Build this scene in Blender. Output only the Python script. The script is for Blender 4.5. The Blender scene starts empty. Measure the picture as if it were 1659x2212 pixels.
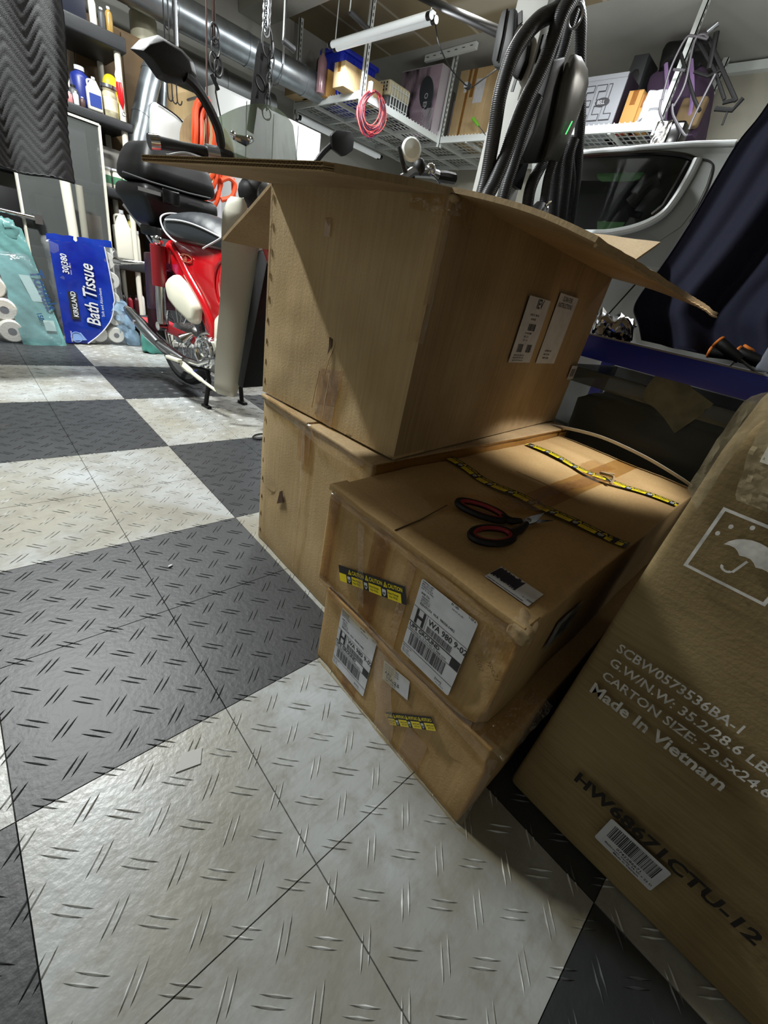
import bpy, bmesh, math, random
from mathutils import Vector, Matrix, noise

# ------------------------------------------------------------------ camera, world, lights, exposure
U = 0.3048            # one floor tile (12 in) in metres; every coordinate below is given in tiles
ROT = ((0.724680711,-0.662920257,0.188081367),(-0.215131301,-0.476954930,-0.852192770),(0.654642186,0.577105473,-0.488254935))   # world -> camera (x right, y down, z forward)
FPX = 878.9901
CAM = (-1.68709,-3.54240,2.47887)
sc = bpy.context.scene
COL = sc.collection
cd = bpy.data.cameras.new('camera'); cam = bpy.data.objects.new('camera', cd); COL.objects.link(cam)
cd.sensor_fit = 'HORIZONTAL'; cd.sensor_width = 36.0; cd.lens = FPX*36.0/1659.0; cd.clip_start = .02; cd.clip_end = 100
M = Matrix(((ROT[0][0], -ROT[1][0], -ROT[2][0], CAM[0]*U),
            (ROT[0][1], -ROT[1][1], -ROT[2][1], CAM[1]*U),
            (ROT[0][2], -ROT[1][2], -ROT[2][2], CAM[2]*U), (0,0,0,1)))
cam.matrix_world = M
sc.camera = cam
w = bpy.data.worlds.new('world'); sc.world = w; w.use_nodes = True
w.node_tree.nodes['Background'].inputs[0].default_value = (.75,.85,1,1)
w.node_tree.nodes['Background'].inputs[1].default_value = .02
sc.view_settings.view_transform = 'Standard'; sc.view_settings.look = 'None'
sc.view_settings.gamma = 1; sc.view_settings.use_curve_mapping = False
sc.view_settings.exposure = 0.0

def area_light(name, loc, size, power, color=(1,.97,.9), target=None, shape='RECTANGLE'):
    l = bpy.data.lights.new(name, 'AREA'); l.shape = shape; l.size = size[0]*U; l.size_y = size[1]*U
    l.energy = power; l.color = color
    o = bpy.data.objects.new(name, l); COL.objects.link(o); o.location = Vector(loc)*U
    if target is not None:
        o.rotation_euler = (Vector(target)-Vector(loc)).to_track_quat('-Z','Y').to_euler()
    return o
# main and tube ceiling fixtures (the main one hangs out of frame, up and to the left)
area_light('main_lamp', (-1.75,4.3,7.75), (1.2,.35), 125, (.97,1,.985))
area_light('tube_lamp', (6.2,6.6,6.8), (.3,3.2), 34, (.93,.97,1))
area_light('bay_fill', (7.0,1.0,7.9), (.5,3.5), 55, (.95,.97,1))  # unseen fill light added to brighten the right side
def small_light(name, loc, power, radius=.25, color=(1,.98,.94), target=None, cone=12, blend=.7):
    l = bpy.data.lights.new(name, 'SPOT' if target else 'POINT'); l.energy = power; l.color = color; l.shadow_soft_size = radius*U
    if target: l.spot_size = math.radians(cone); l.spot_blend = blend
    o = bpy.data.objects.new(name, l); COL.objects.link(o); o.location = Vector(loc)*U
    if target: o.rotation_euler = (Vector(target)-Vector(loc)).to_track_quat('-Z','Y').to_euler()
    return o
small_light('lid_patch_spot', (3.4,-6.4,7.6), 400, .12, (1,.98,.93), (2.15,-2.35,1.39), 14, .8)  # unseen spot added to make the bright patch on the parcel lid
small_light('bay_ceiling_fill', (5.4,3.4,6.9), 16, .3); small_light('side_ceiling_fill', (8.4,-2.5,7.2), 14, .3)  # unseen point lights added to brighten the ceiling
area_light('back_fill', (.6,6.6,7.9), (2.5,.5), 26, (.97,1,.99))  # unseen fill added to lift the back of the garage
area_light('rear_lamp', (-4.5,-4.0,7.9), (.4,3.8), 1.5, (1,.93,.82))

# ------------------------------------------------------------------ helpers
def V(*a): return Vector(a)
def ray(u, v):
    a = ((u-829.5)/FPX, (v-1106)/FPX, 1.0)
    return Vector([sum(ROT[k][i]*a[k] for k in range(3)) for i in range(3)])
def PX(u, v, x): d = ray(u,v); c = Vector(CAM); return c+d*((x-c.x)/d.x)
def PY(u, v, y): d = ray(u,v); c = Vector(CAM); return c+d*((y-c.y)/d.y)
def PZ(u, v, z): d = ray(u,v); c = Vector(CAM); return c+d*((z-c.z)/d.z)
def PP(u, v, p, n): d = ray(u,v); c = Vector(CAM); return c+d*((Vector(p)-c).dot(Vector(n))/d.dot(Vector(n)))
def srgb(r, g, b):
    f = lambda c: (c/255/12.92) if c/255 <= .04045 else ((c/255+.055)/1.055)**2.4
    return (f(r), f(g), f(b), 1)
MATS = {}
def mat(name, rgb=(128,128,128), rough=.6, metal=0, var=0, vscale=3, rgb2=None, bump=0, bscale=60, alpha=1, emit=0, trans=0, coat=0, stretch=None, spec=.5, detail=6):
    if name in MATS: return MATS[name]
    m = bpy.data.materials.new(name); m.use_nodes = True; nt = m.node_tree; N = nt.nodes; L = nt.links
    b = N['Principled BSDF']; b.inputs['Base Color'].default_value = srgb(*rgb); b.inputs['Roughness'].default_value = rough
    b.inputs['Metallic'].default_value = metal; b.inputs['Specular IOR Level'].default_value = spec
    if alpha < 1: b.inputs['Alpha'].default_value = alpha
    if coat: b.inputs['Coat Weight'].default_value = coat; b.inputs['Coat Roughness'].default_value = .08
    if trans: b.inputs['Transmission Weight'].default_value = trans; b.inputs['IOR'].default_value = 1.1
    if emit: b.inputs['Emission Color'].default_value = srgb(*rgb); b.inputs['Emission Strength'].default_value = emit
    if var or bump:
        g = N.new('ShaderNodeNewGeometry'); mp = N.new('ShaderNodeMapping'); L.new(g.outputs['Position'], mp.inputs[0])
        if stretch: mp.inputs['Scale'].default_value = stretch
    if var:
        n = N.new('ShaderNodeTexNoise'); n.inputs['Scale'].default_value = vscale; n.inputs['Detail'].default_value = detail
        L.new(mp.outputs[0], n.inputs[0])
        r = N.new('ShaderNodeMapRange'); r.inputs[1].default_value = .5-.5*max(.12,.5-var*.4); r.inputs[2].default_value = .5+.5*max(.12,.5-var*.4)
        L.new(n.outputs[0], r.inputs[0])
        mx = N.new('ShaderNodeMix'); mx.data_type = 'RGBA'
        c2 = rgb2 or tuple(int(c*(1-var)) for c in rgb)
        mx.inputs[6].default_value = srgb(*rgb); mx.inputs[7].default_value = srgb(*c2)
        L.new(r.outputs[0], mx.inputs[0]); L.new(mx.outputs[2], b.inputs['Base Color'])
    if bump:
        n2 = N.new('ShaderNodeTexNoise'); n2.inputs['Scale'].default_value = bscale; n2.inputs['Detail'].default_value = 3
        L.new(mp.outputs[0], n2.inputs[0])
        bp = N.new('ShaderNodeBump'); bp.inputs['Strength'].default_value = bump; bp.inputs['Distance'].default_value = .004
        L.new(n2.outputs[0], bp.inputs['Height']); L.new(bp.outputs[0], b.inputs['Normal'])
    MATS[name] = m; return m

def card(name, rgb, rgb2, line_axis=0, scuff=.35):
    """corrugated cardboard: fibre mottling, faint flute lines, scuffs"""
    if name in MATS: return MATS[name]
    m = mat(name, rgb, .82, 0, .5, 5, rgb2, .14, 220, spec=.25)
    nt = m.node_tree; N = nt.nodes; L = nt.links
    b = N['Principled BSDF']; old = b.inputs['Base Color'].links[0].from_socket
    g = N.new('ShaderNodeNewGeometry')
    mp = N.new('ShaderNodeMapping'); s = [14,14,14]; s[2] = 240 if line_axis else 14
    if not line_axis: s = [160,160,5]
    mp.inputs['Scale'].default_value = s
    L.new(g.outputs['Position'], mp.inputs[0])
    n = N.new('ShaderNodeTexNoise'); n.inputs['Scale'].default_value = 1; n.inputs['Detail'].default_value = 2
    L.new(mp.outputs[0], n.inputs[0])
    r = N.new('ShaderNodeMapRange'); r.inputs[1].default_value = .35; r.inputs[2].default_value = .75; r.inputs[3].default_value = 1.0; r.inputs[4].default_value = 1-scuff*.4
    L.new(n.outputs[0], r.inputs[0])
    mx = N.new('ShaderNodeMix'); mx.data_type = 'RGBA'; mx.blend_type = 'MULTIPLY'; mx.inputs[0].default_value = 1
    L.new(old, mx.inputs[6]); L.new(r.outputs[0], mx.inputs[7]); L.new(mx.outputs[2], b.inputs['Base Color'])
    return m

def film(name, tint, rough=.1, base=.06, bump=.4, bscale=40, haze=0):
    """thin clear plastic: sees through, shines at its wrinkles"""
    m = bpy.data.materials.new(name); m.use_nodes = True; nt = m.node_tree; N = nt.nodes; L = nt.links; N.clear()
    out = N.new('ShaderNodeOutputMaterial'); mx = N.new('ShaderNodeMixShader'); tr = N.new('ShaderNodeBsdfTransparent'); gl = N.new('ShaderNodeBsdfGlossy')
    tr.inputs[0].default_value = srgb(*tint); gl.inputs['Roughness'].default_value = rough; gl.inputs[0].default_value = (.9,.9,.9,1)
    lw = N.new('ShaderNodeLayerWeight'); lw.inputs[0].default_value = .12; ad = N.new('ShaderNodeMath'); ad.inputs[1].default_value = base; ad.use_clamp = True; L.new(lw.outputs['Fresnel'], ad.inputs[0])
    g0 = N.new('ShaderNodeNewGeometry'); iv = N.new('ShaderNodeMath'); iv.operation = 'MULTIPLY_ADD'; iv.inputs[1].default_value = -1; iv.inputs[2].default_value = 1; L.new(g0.outputs['Backfacing'], iv.inputs[0]); m0 = N.new('ShaderNodeMath'); m0.operation = 'MULTIPLY'; L.new(ad.outputs[0], m0.inputs[0]); L.new(iv.outputs[0], m0.inputs[1]); m1 = N.new('ShaderNodeMath'); m1.operation = 'MULTIPLY_ADD'; m1.inputs[1].default_value = .12; L.new(g0.outputs['Backfacing'], m1.inputs[0]); L.new(m0.outputs[0], m1.inputs[2]); ad = m1
    g = N.new('ShaderNodeNewGeometry'); n2 = N.new('ShaderNodeTexNoise'); n2.inputs['Scale'].default_value = bscale; L.new(g.outputs['Position'], n2.inputs[0])
    bp = N.new('ShaderNodeBump'); bp.inputs['Strength'].default_value = bump; bp.inputs['Distance'].default_value = .006; L.new(n2.outputs[0], bp.inputs['Height']); L.new(bp.outputs[0], gl.inputs['Normal']); L.new(bp.outputs[0], lw.inputs['Normal'])
    L.new(ad.outputs[0], mx.inputs[0]); L.new(tr.outputs[0], mx.inputs[1]); L.new(gl.outputs[0], mx.inputs[2]); last = mx
    if haze:
        df = N.new('ShaderNodeBsdfDiffuse'); df.inputs[0].default_value = srgb(*tint); m2 = N.new('ShaderNodeMixShader'); m2.inputs[0].default_value = haze; L.new(mx.outputs[0], m2.inputs[1]); L.new(df.outputs[0], m2.inputs[2]); last = m2
    L.new(last.outputs[0], out.inputs[0]); MATS[name] = m; return m

class MB:
    """collects polygons given in tile units"""
    def __init__(s): s.v = []; s.f = []
    def add(s, vs, fs):
        o = len(s.v); s.v += [tuple(p) for p in vs]; s.f += [tuple(i+o for i in f) for f in fs]; return s
    def hexa(s, b, t): return s.add(list(b)+list(t), [(3,2,1,0),(4,5,6,7),(0,1,5,4),(1,2,6,5),(2,3,7,6),(3,0,4,7)])
    def box(s, x0, x1, y0, y1, z0, z1, M=None):
        p = [Vector(q) for q in ((x0,y0,z0),(x1,y0,z0),(x1,y1,z0),(x0,y1,z0),(x0,y0,z1),(x1,y0,z1),(x1,y1,z1),(x0,y1,z1))]
        if M is not None: p = [M @ q for q in p]
        return s.hexa(p[:4], p[4:])
    def obox(s, o, a, b, c):
        o, a, b, c = Vector(o), Vector(a), Vector(b), Vector(c)
        return s.hexa([o,o+a,o+a+b,o+b], [o+c,o+a+c,o+a+b+c,o+b+c])
    def beam(s, p, q, w, h=None, up=(0,0,1)):
        p, q = Vector(p), Vector(q); d = (q-p).normalized(); h = h or w; up = Vector(up)
        a = d.cross(up)
        if a.length < 1e-3: a = d.cross(Vector((1,0,0)))
        a.normalize(); b = a.cross(d)
        return s.obox(p-a*w/2-b*h/2, a*w, b*h, q-p)
    def tube(s, path, r, n=8, closed=False, cap=True):
        P = [Vector(p) for p in path]; k = len(P); R = r if isinstance(r, (list,tuple)) else [r]*k
        o = len(s.v); prev = None
        for i in range(k):
            if closed: d = P[(i+1)%k]-P[i-1]
            else: d = P[min(i+1,k-1)]-P[max(i-1,0)]
            if d.length < 1e-9: d = Vector((0,0,1))
            d.normalize()
            if prev is None:
                a = d.cross(Vector((0,0,1)))
                if a.length < .1: a = d.cross(Vector((0,1,0)))
            else: a = prev-d*prev.dot(d)
            a.normalize(); prev = a; b = d.cross(a)
            for j in range(n):
                t = 2*math.pi*j/n; s.v.append(tuple(P[i]+(a*math.cos(t)+b*math.sin(t))*R[i]))
        for i in range(k if closed else k-1):
            for j in range(n):
                a0 = o+i*n+j; a1 = o+i*n+(j+1)%n; i2 = (i+1)%k; s.f.append((a0, a1, o+i2*n+(j+1)%n, o+i2*n+j))
        if cap and not closed:
            s.f.append(tuple(o+j for j in range(n))[::-1]); s.f.append(tuple(o+(k-1)*n+j for j in range(n)))
        return s
    def lathe(s, prof, c, axis=(0,0,1), n=20):
        ax = Vector(axis).normalized(); a = ax.orthogonal().normalized(); b = ax.cross(a); c = Vector(c); o = len(s.v); k = len(prof)
        for r, h in prof:
            for j in range(n):
                t = 2*math.pi*j/n; s.v.append(tuple(c+ax*h+(a*math.cos(t)+b*math.sin(t))*r))
        for i in range(k-1):
            for j in range(n): s.f.append((o+i*n+j, o+i*n+(j+1)%n, o+(i+1)*n+(j+1)%n, o+(i+1)*n+j))
        if prof[0][0] > 1e-4: s.f.append(tuple(o+j for j in range(n))[::-1])
        if prof[-1][0] > 1e-4: s.f.append(tuple(o+(k-1)*n+j for j in range(n)))
        return s
    def cyl(s, p, q, r, n=16): p, q = Vector(p), Vector(q); return s.lathe([(r,0),(r,(q-p).length)], p, q-p, n)
    def torus(s, c, R, r, axis=(0,0,1), n=28, m=8, sx=1, sy=1, a=None):
        ax = Vector(axis).normalized(); a = (Vector(a) if a is not None else ax.orthogonal()).normalized(); b = ax.cross(a)
        return s.tube([Vector(c)+a*math.cos(2*math.pi*i/n)*R*sx+b*math.sin(2*math.pi*i/n)*R*sy for i in range(n)], r, m, True)
    def poly(s, pts, th):
        """flat polygon with thickness vector th"""
        pts = [Vector(p) for p in pts]; th = Vector(th); k = len(pts)
        return s.add(pts+[p+th for p in pts], [tuple(range(k))[::-1], tuple(range(k,2*k))]+[(i,(i+1)%k,k+(i+1)%k,k+i) for i in range(k)])
    def ell(s, c, a, b, cc, n=16, m=10, e=1.0):
        c = Vector(c); a, b, cc = Vector(a), Vector(b), Vector(cc); o = len(s.v)
        pw = lambda x: math.copysign(abs(x)**e, x)
        for i in range(1,m):
            p = math.pi*i/m
            for j in range(n):
                t = 2*math.pi*j/n; s.v.append(tuple(c+a*pw(math.cos(t))*pw(math.sin(p))+b*pw(math.sin(t))*pw(math.sin(p))+cc*pw(math.cos(p))))
        s.v.append(tuple(c+cc)); s.v.append(tuple(c-cc)); T = len(s.v)-2
        for i in range(m-2):
            for j in range(n): s.f.append((o+i*n+j, o+(i+1)*n+j, o+(i+1)*n+(j+1)%n, o+i*n+(j+1)%n))
        for j in range(n):
            s.f.append((T, o+j, o+(j+1)%n)); s.f.append((T+1, o+(m-2)*n+(j+1)%n, o+(m-2)*n+j))
        return s
    def grid(s, fn, nu, nv):
        o = len(s.v)
        for i in range(nu+1):
            for j in range(nv+1): s.v.append(tuple(fn(i/nu, j/nv)))
        for i in range(nu):
            for j in range(nv): a = o+i*(nv+1)+j; s.f.append((a, a+nv+1, a+nv+2, a+1))
        return s
    def sheet(s, fn, nu, nv, th):
        """grid with thickness th along its own normal"""
        def nrm(u, v):
            e = .01; a = Vector(fn(min(u+e,1),v))-Vector(fn(max(u-e,0),v)); b = Vector(fn(u,min(v+e,1)))-Vector(fn(u,max(v-e,0)))
            return a.cross(b).normalized()
        o = len(s.v); W = nv+1
        s.grid(fn, nu, nv); h = len(s.v)-o
        for i in range(nu+1):
            for j in range(nv+1): p = Vector(fn(i/nu,j/nv)); s.v.append(tuple(p-nrm(i/nu,j/nv)*th))
        for i in range(nu):
            for j in range(nv): a = o+h+i*W+j; s.f.append((a, a+1, a+W+1, a+W))
        def rim(l):
            for a, b in zip(l, l[1:]): s.f.append((o+b, o+a, o+h+a, o+h+b))
        rim([i*W for i in range(nu,-1,-1)]); rim([i*W+nv for i in range(nu+1)]); rim([j for j in range(nv+1)]); rim([nu*W+j for j in range(nv,-1,-1)])
        return s
    def rbox(s, o, A, B, C, r=.02, n=(6,6,6), disp=None):
        """box with rounded edges, subdivided faces and an optional displacement"""
        o, A, B, C = Vector(o), Vector(A), Vector(B), Vector(C); L = (A.length, B.length, C.length); e = (A.normalized(), B.normalized(), C.normalized())
        r = min(r, min(L)*.49)
        def par(k):
            l = L[k]; mid = [r+(l-2*r)*i/n[k] for i in range(n[k]+1)]
            return [0, r*.4]+mid+[l-r*.4, l]
        Q = [par(k) for k in range(3)]
        def pt(c):
            q = [min(max(c[k], r), L[k]-r) for k in range(3)]; d = Vector([c[k]-q[k] for k in range(3)])
            if d.length > 1e-9: d = d.normalized()*r
            p = Vector([q[k]+d[k] for k in range(3)]); w = o+e[0]*p.x+e[1]*p.y+e[2]*p.z
            return disp(w, p) if disp else w
        for k in range(3):
            i, j = (k+1)%3, (k+2)%3
            for side in (0, 1):
                b = len(s.v); ni, nj = len(Q[i]), len(Q[j])
                for a in Q[i]:
                    for c in Q[j]:
                        t = [0,0,0]; t[i] = a; t[j] = c; t[k] = side*L[k]; s.v.append(tuple(pt(t)))
                for a in range(ni-1):
                    for c in range(nj-1):
                        q = (b+a*nj+c, b+(a+1)*nj+c, b+(a+1)*nj+c+1, b+a*nj+c+1); s.f.append(q if side else q[::-1])
        return s
    def text(s, t, size, o, u, v, bold=0, align='LEFT', space=1, slant=0, sx=1):
        c = bpy.data.curves.new('t', 'FONT'); c.body = t; c.size = size; c.offset = bold*size; c.align_x = align; c.space_character = space; c.shear = slant
        c.resolution_u = 2
        ob = bpy.data.objects.new('t', c); me = bpy.data.meshes.new_from_object(ob)
        o, u, v = Vector(o), Vector(u).normalized(), Vector(v).normalized()
        s.add([o+u*p.co.x*sx+v*p.co.y for p in me.vertices], [tuple(f.vertices) for f in me.polygons])
        bpy.data.objects.remove(ob); bpy.data.curves.remove(c); bpy.data.meshes.remove(me); return s
    def mesh(s, name, loc, sharp=35, bevel=0, weld=False):
        me = bpy.data.meshes.new(name); l = Vector(loc)
        me.from_pydata([((p[0]-l.x)*U, (p[1]-l.y)*U, (p[2]-l.z)*U) for p in s.v], [], s.f)
        bm = bmesh.new(); bm.from_mesh(me)
        if weld: bmesh.ops.remove_doubles(bm, verts=bm.verts, dist=2e-5)
        if bevel: bmesh.ops.bevel(bm, geom=[e for e in bm.edges if len(e.link_faces) == 2 and e.calc_face_angle(0) > .6], offset=bevel*U, segments=2, profile=.5, affect='EDGES', clamp_overlap=True)
        c = math.radians(sharp)
        for f in bm.faces: f.smooth = True
        for e in bm.edges:
            if len(e.link_faces) == 2 and e.calc_face_angle(0) > c: e.smooth = False
        bm.to_mesh(me); bm.free(); return me

def tag(o, label=None, cat=None, group=None, kind=None):
    if label: o['label'] = label
    if cat: o['category'] = cat
    if group: o['group'] = group
    if kind: o['kind'] = kind
    return o
def root_of(o):
    while o.parent: o = o.parent
    return o
def part(name, mb, m, parent, label=None, bevel=0, sharp=35, weld=False, kind=None):
    """a part of a thing; mesh coordinates are world tiles, the thing's base is the origin"""
    r = root_of(parent); loc = Vector(r['_at'])
    o = bpy.data.objects.new(name, mb.mesh(name, loc, sharp, bevel, weld)); COL.objects.link(o); o.parent = parent
    o.data.materials.append(m)
    return tag(o, label, kind=kind)
def thing(name, label, cat, at, group=None):
    o = bpy.data.objects.new(name, None); COL.objects.link(o); o.empty_display_size = .05
    o.location = Vector(at)*U; o['_at'] = tuple(at); return tag(o, label, cat, group)
def solo(name, mb, m, label, cat, group=None, bevel=0, sharp=35, weld=False, kind=None):
    """a thing that is one mesh"""
    xs, ys, zs = zip(*mb.v); at = ((min(xs)+max(xs))/2, (min(ys)+max(ys))/2, min(zs))
    o = bpy.data.objects.new(name, mb.mesh(name, at, sharp, bevel, weld)); COL.objects.link(o); o.location = Vector(at)*U
    o['_at'] = at; o.data.materials.append(m); return tag(o, label, cat, group, kind)
def struct(name, mb, m, bevel=0):
    o = bpy.data.objects.new(name, mb.mesh(name, (0,0,0), 35, bevel)); COL.objects.link(o); o['_at'] = (0,0,0)
    o.data.materials.append(m); o['kind'] = 'structure'; return o
def copy_tree(o, parent=None):
    c = o.copy(); COL.objects.link(c)
    if parent is not None: c.parent = parent
    for ch in list(o.children): copy_tree(ch, c)
    return c
def copy_at(src, at, rz=0, label=None, group=None):
    c = copy_tree(src); c.location = Vector(at)*U; c.rotation_euler = (0,0,rz)
    if label: c['label'] = label
    if group: c['group'] = group
    return c
def N3(p, s=1.0, seed=0): return noise.noise(Vector((p[0]*s+seed*7.3, p[1]*s-seed*3.1, p[2]*s+seed)))
def arc(c, r, a0, a1, n, u=(1,0,0), v=(0,0,1)):
    c, u, v = Vector(c), Vector(u), Vector(v)
    return [c+u*r*math.cos(math.radians(a0+(a1-a0)*i/n))+v*r*math.sin(math.radians(a0+(a1-a0)*i/n)) for i in range(n+1)]
def spline(pts, n=8):
    P = [Vector(p) for p in pts]; out = []
    for i in range(len(P)-1):
        a, b, c, d = P[max(i-1,0)], P[i], P[i+1], P[min(i+2,len(P)-1)]
        for k in range(n):
            t = k/n; out.append(.5*((2*b)+(c-a)*t+(2*a-5*b+4*c-d)*t*t+(3*b-a-3*c+d)*t**3))
    out.append(P[-1]); return out
random.seed(7)

# ------------------------------------------------------------------ materials
KRAFT = card('kraft', (190,166,126), (173,148,107))
KRAFT_D = card('kraft_dark', (182,153,107), (160,131,88))
KRAFT_F = card('kraft_printed', (150,132,94), (124,106,72), 1, .5)
KRAFT_B = card('kraft_worn', (172,149,113), (148,125,92), 0, .5)
CORE = mat('flute_core', (150,125,90), .9)
TAPE = film('clear_tape', (246,236,214), .16, .05, .5, 90, .04)
TAPE_T = film('brown_tape', (240,228,206), .22, .03, .3, 60)
WHITE = mat('label_white', (205,207,212), .45, var=.1, vscale=30)
INK = mat('ink', (22,22,24), .6)
INKG = mat('ink_faded', (60,60,64), .6)
YEL = mat('caution_yellow', (225,205,20), .35)
PRINTW = mat('print_white', (222,220,214), .8, var=.25, vscale=60)
PRINTK = mat('print_black', (26,20,14), .8)
BLACKP = mat('black_plastic', (11,11,12), .5, spec=.35, bump=.1, bscale=300)
BLACKG = mat('black_gloss', (10,10,11), .18)
RUBBER = mat('black_rubber', (26,26,27), .7)
DGREY = mat('dark_grey', (58,60,62), .5)
CHROME = mat('chrome', (210,212,215), .12, 1)
STEEL = mat('brushed_steel', (150,152,155), .35, 1)
ALU = mat('cast_aluminium', (150,150,148), .38, .8)
GALV = mat('galvanised', (168,176,182), .34, .85, var=.18, vscale=9)
WMETAL = mat('white_metal', (214,220,218), .4)
RED = mat('scooter_red', (176,12,22), .16, coat=.6)
REDD = mat('dark_red', (120,18,26), .35)
CREAM = mat('cream_plastic', (222,220,200), .28)
SHIELDM = mat('shield_grey', (188,186,172), .35)
SEATM = mat('seat_vinyl', (38,42,46), .38, bump=.12, bscale=400)
PIPING = mat('seat_piping', (200,202,205), .4)
NAVY = mat('navy_cloth', (8,14,42), .85, bump=.3, bscale=500)
QUILT = mat('quilt_cloth', (50,50,51), .9, bump=.4, bscale=400)
BLUE = mat('blue_plastic', (34,52,190), .35)
BLUEE = mat('bench_blue', (28,44,160), .4)
ORANGE = mat('orange_rubber', (200,70,30), .5)
YELP = mat('yellow_plastic', (225,205,40), .4)
OFFW = mat('off_white', (214,211,196), .5)
PURPLE = mat('purple_cloth', (64,46,70), .8)
GREEN = mat('green_plastic', (120,200,60), .35)
TEAL = mat('teal_film', (108,156,154), .2, bump=1.0, bscale=18, var=.3, vscale=6)
PBLUE = mat('blue_film', (24,58,155), .16, var=.4, vscale=4, rgb2=(14,28,120), bump=.5, bscale=10)
PAPERR = mat('tissue_paper', (214,208,196), .9, bump=.4, bscale=120)
FILM = film('clear_film', (244,247,250), .1, .07, 1.0, 26, .05)
TOTE = mat('smoky_plastic', (120,128,124), .15, alpha=.22, bump=.3, bscale=8)
SMOKE = mat('smoke_screen', (104,116,98), .08, alpha=.6)
GLASSD = mat('tinted_glass', (14,17,15), .06, coat=.5)
VANP = mat('silver_paint', (150,154,152), .28, .35, coat=.5)
VANT = mat('bright_trim', (225,232,234), .25, .1)
LAMPM = mat('lamp_white', (225,232,234), .4, emit=.25)
SILVERC = mat('silver_cover', (86,85,80), .3, .6)

# ------------------------------------------------------------------ setting
def floor_mat(name, base, dark, light):
    m = mat(name, base, .36 if base[0] > 100 else .48, 0, .35, 3.2, dark, .18, 90, stretch=(1,1,1), spec=.5)
    nt = m.node_tree; N = nt.nodes; L = nt.links; b = N['Principled BSDF']; old = b.inputs['Base Color'].links[0].from_socket
    g = N.new('ShaderNodeNewGeometry')
    def layer(src, scale, lo, hi, col, fac, stretch=(1,1,1), rot=0):
        mp = N.new('ShaderNodeMapping'); mp.inputs['Scale'].default_value = stretch; mp.inputs['Rotation'].default_value = (0,0,rot)
        L.new(g.outputs['Position'], mp.inputs[0])
        n = N.new('ShaderNodeTexNoise'); n.inputs['Scale'].default_value = scale; n.inputs['Detail'].default_value = 8; n.inputs['Roughness'].default_value = .65
        L.new(mp.outputs[0], n.inputs[0]); r = N.new('ShaderNodeMapRange'); r.inputs[1].default_value = lo; r.inputs[2].default_value = hi; r.inputs[4].default_value = fac
        L.new(n.outputs[0], r.inputs[0]); mx = N.new('ShaderNodeMix'); mx.data_type = 'RGBA'; L.new(r.outputs[0], mx.inputs[0]); L.new(src, mx.inputs[6]); mx.inputs[7].default_value = srgb(*col); L.new(mx.outputs[2], b.inputs['Base Color']); return mx.outputs[2], r.outputs[0]
    o, _ = layer(old, 1.7, .46, .62, light, .85)
    o, _ = layer(o, 5.5, .5, .7, dark, .8)
    o, _ = layer(o, 30, .5, .72, dark, .55)
    o, _ = layer(o, 1.0, .55, .75, dark, .35, (3,160,1), .75)
    o, r = layer(o, 9, .62, .8, (92,84,70), .35)
    return m
TW = floor_mat('tile_white', (170,175,177), (120,116,103), (150,147,134))
TD = floor_mat('tile_dark', (47,49,51), (38,40,42), (58,60,61))
def clip(poly, ax, val, keep):
    out = []; k = len(poly)
    for i in range(k):
        a, b = poly[i], poly[(i+1)%k]; da = (a[ax]-val)*keep; db = (b[ax]-val)*keep
        if da >= 0: out.append(a)
        if (da > 0) != (db > 0) and abs(da-db) > 1e-9:
            t = da/(da-db); out.append(tuple(a[i2]+(b[i2]-a[i2])*t for i2 in range(3)))
    return out
def tile_mb():
    mb = MB(); g = .0016; e = .003
    mb.add([(g,g,-.03),(1-g,g,-.03),(1-g,1-g,-.03),(g,1-g,-.03),(g,g,-.004),(1-g,g,-.004),(1-g,1-g,-.004),(g,1-g,-.004),(e,e,0),(1-e,e,0),(1-e,1-e,0),(e,1-e,0)],
           [(0,1,5,4),(1,2,6,5),(2,3,7,6),(3,0,4,7),(4,5,9,8),(5,6,10,9),(6,7,11,10),(7,4,8,11),(8,9,10,11)])
    for i in range(-1,5):
        for j in range(-1,5):
            for kind in (0,1):
                cx, cy = (i*.25, j*.25+.125) if kind == 0 else (i*.25+.125, j*.25)
                d = Vector((1,1,0)).normalized() if kind == 0 else Vector((1,-1,0)).normalized(); n = Vector((-d.y,d.x,0))
                for s in (-1,1):
                    c = Vector((cx,cy,0))+n*.0155*s+d*.012*s*(1 if kind else -1); h = .0062
                    E0 = [c-d*.07, c+n*.0062, c+d*.07, c-n*.0062]; top = [c-d*.045+V(0,0,h), c+d*.045+V(0,0,h)]
                    for f in ([E0[0],E0[3],top[0]],[E0[3],E0[2],top[1]],[E0[3],top[1],top[0]],[E0[2],E0[1],top[1]],[E0[1],E0[0],top[0]],[E0[1],top[0],top[1]]):
                        p = [tuple(q) for q in f]
                        for ax, val, kp in ((0,e,1),(0,1-e,-1),(1,e,1),(1,1-e,-1)):
                            if len(p) > 2: p = clip(p, ax, val, kp)
                        if len(p) > 2: mb.add(p, [tuple(range(len(p)))])
    return mb
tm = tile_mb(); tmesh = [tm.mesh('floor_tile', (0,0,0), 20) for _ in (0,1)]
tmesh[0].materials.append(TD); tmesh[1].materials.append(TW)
tmesh[0].materials.append(mat('tread_dark', (78,80,82), .3, var=.3, vscale=20, rgb2=(52,54,57))); tmesh[1].materials.append(mat('tread_white', (214,217,217), .28, var=.3, vscale=20, rgb2=(120,118,108)))  # ridges coloured lighter: specular glints painted in, plus worn tops
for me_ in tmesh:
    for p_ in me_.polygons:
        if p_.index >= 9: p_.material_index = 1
fl = struct('floor', MB().box(-9,12.6,-9,11.6,-.4,-.05), mat('concrete', (40,40,40), .9))
far = [MB(), MB()]
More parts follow.
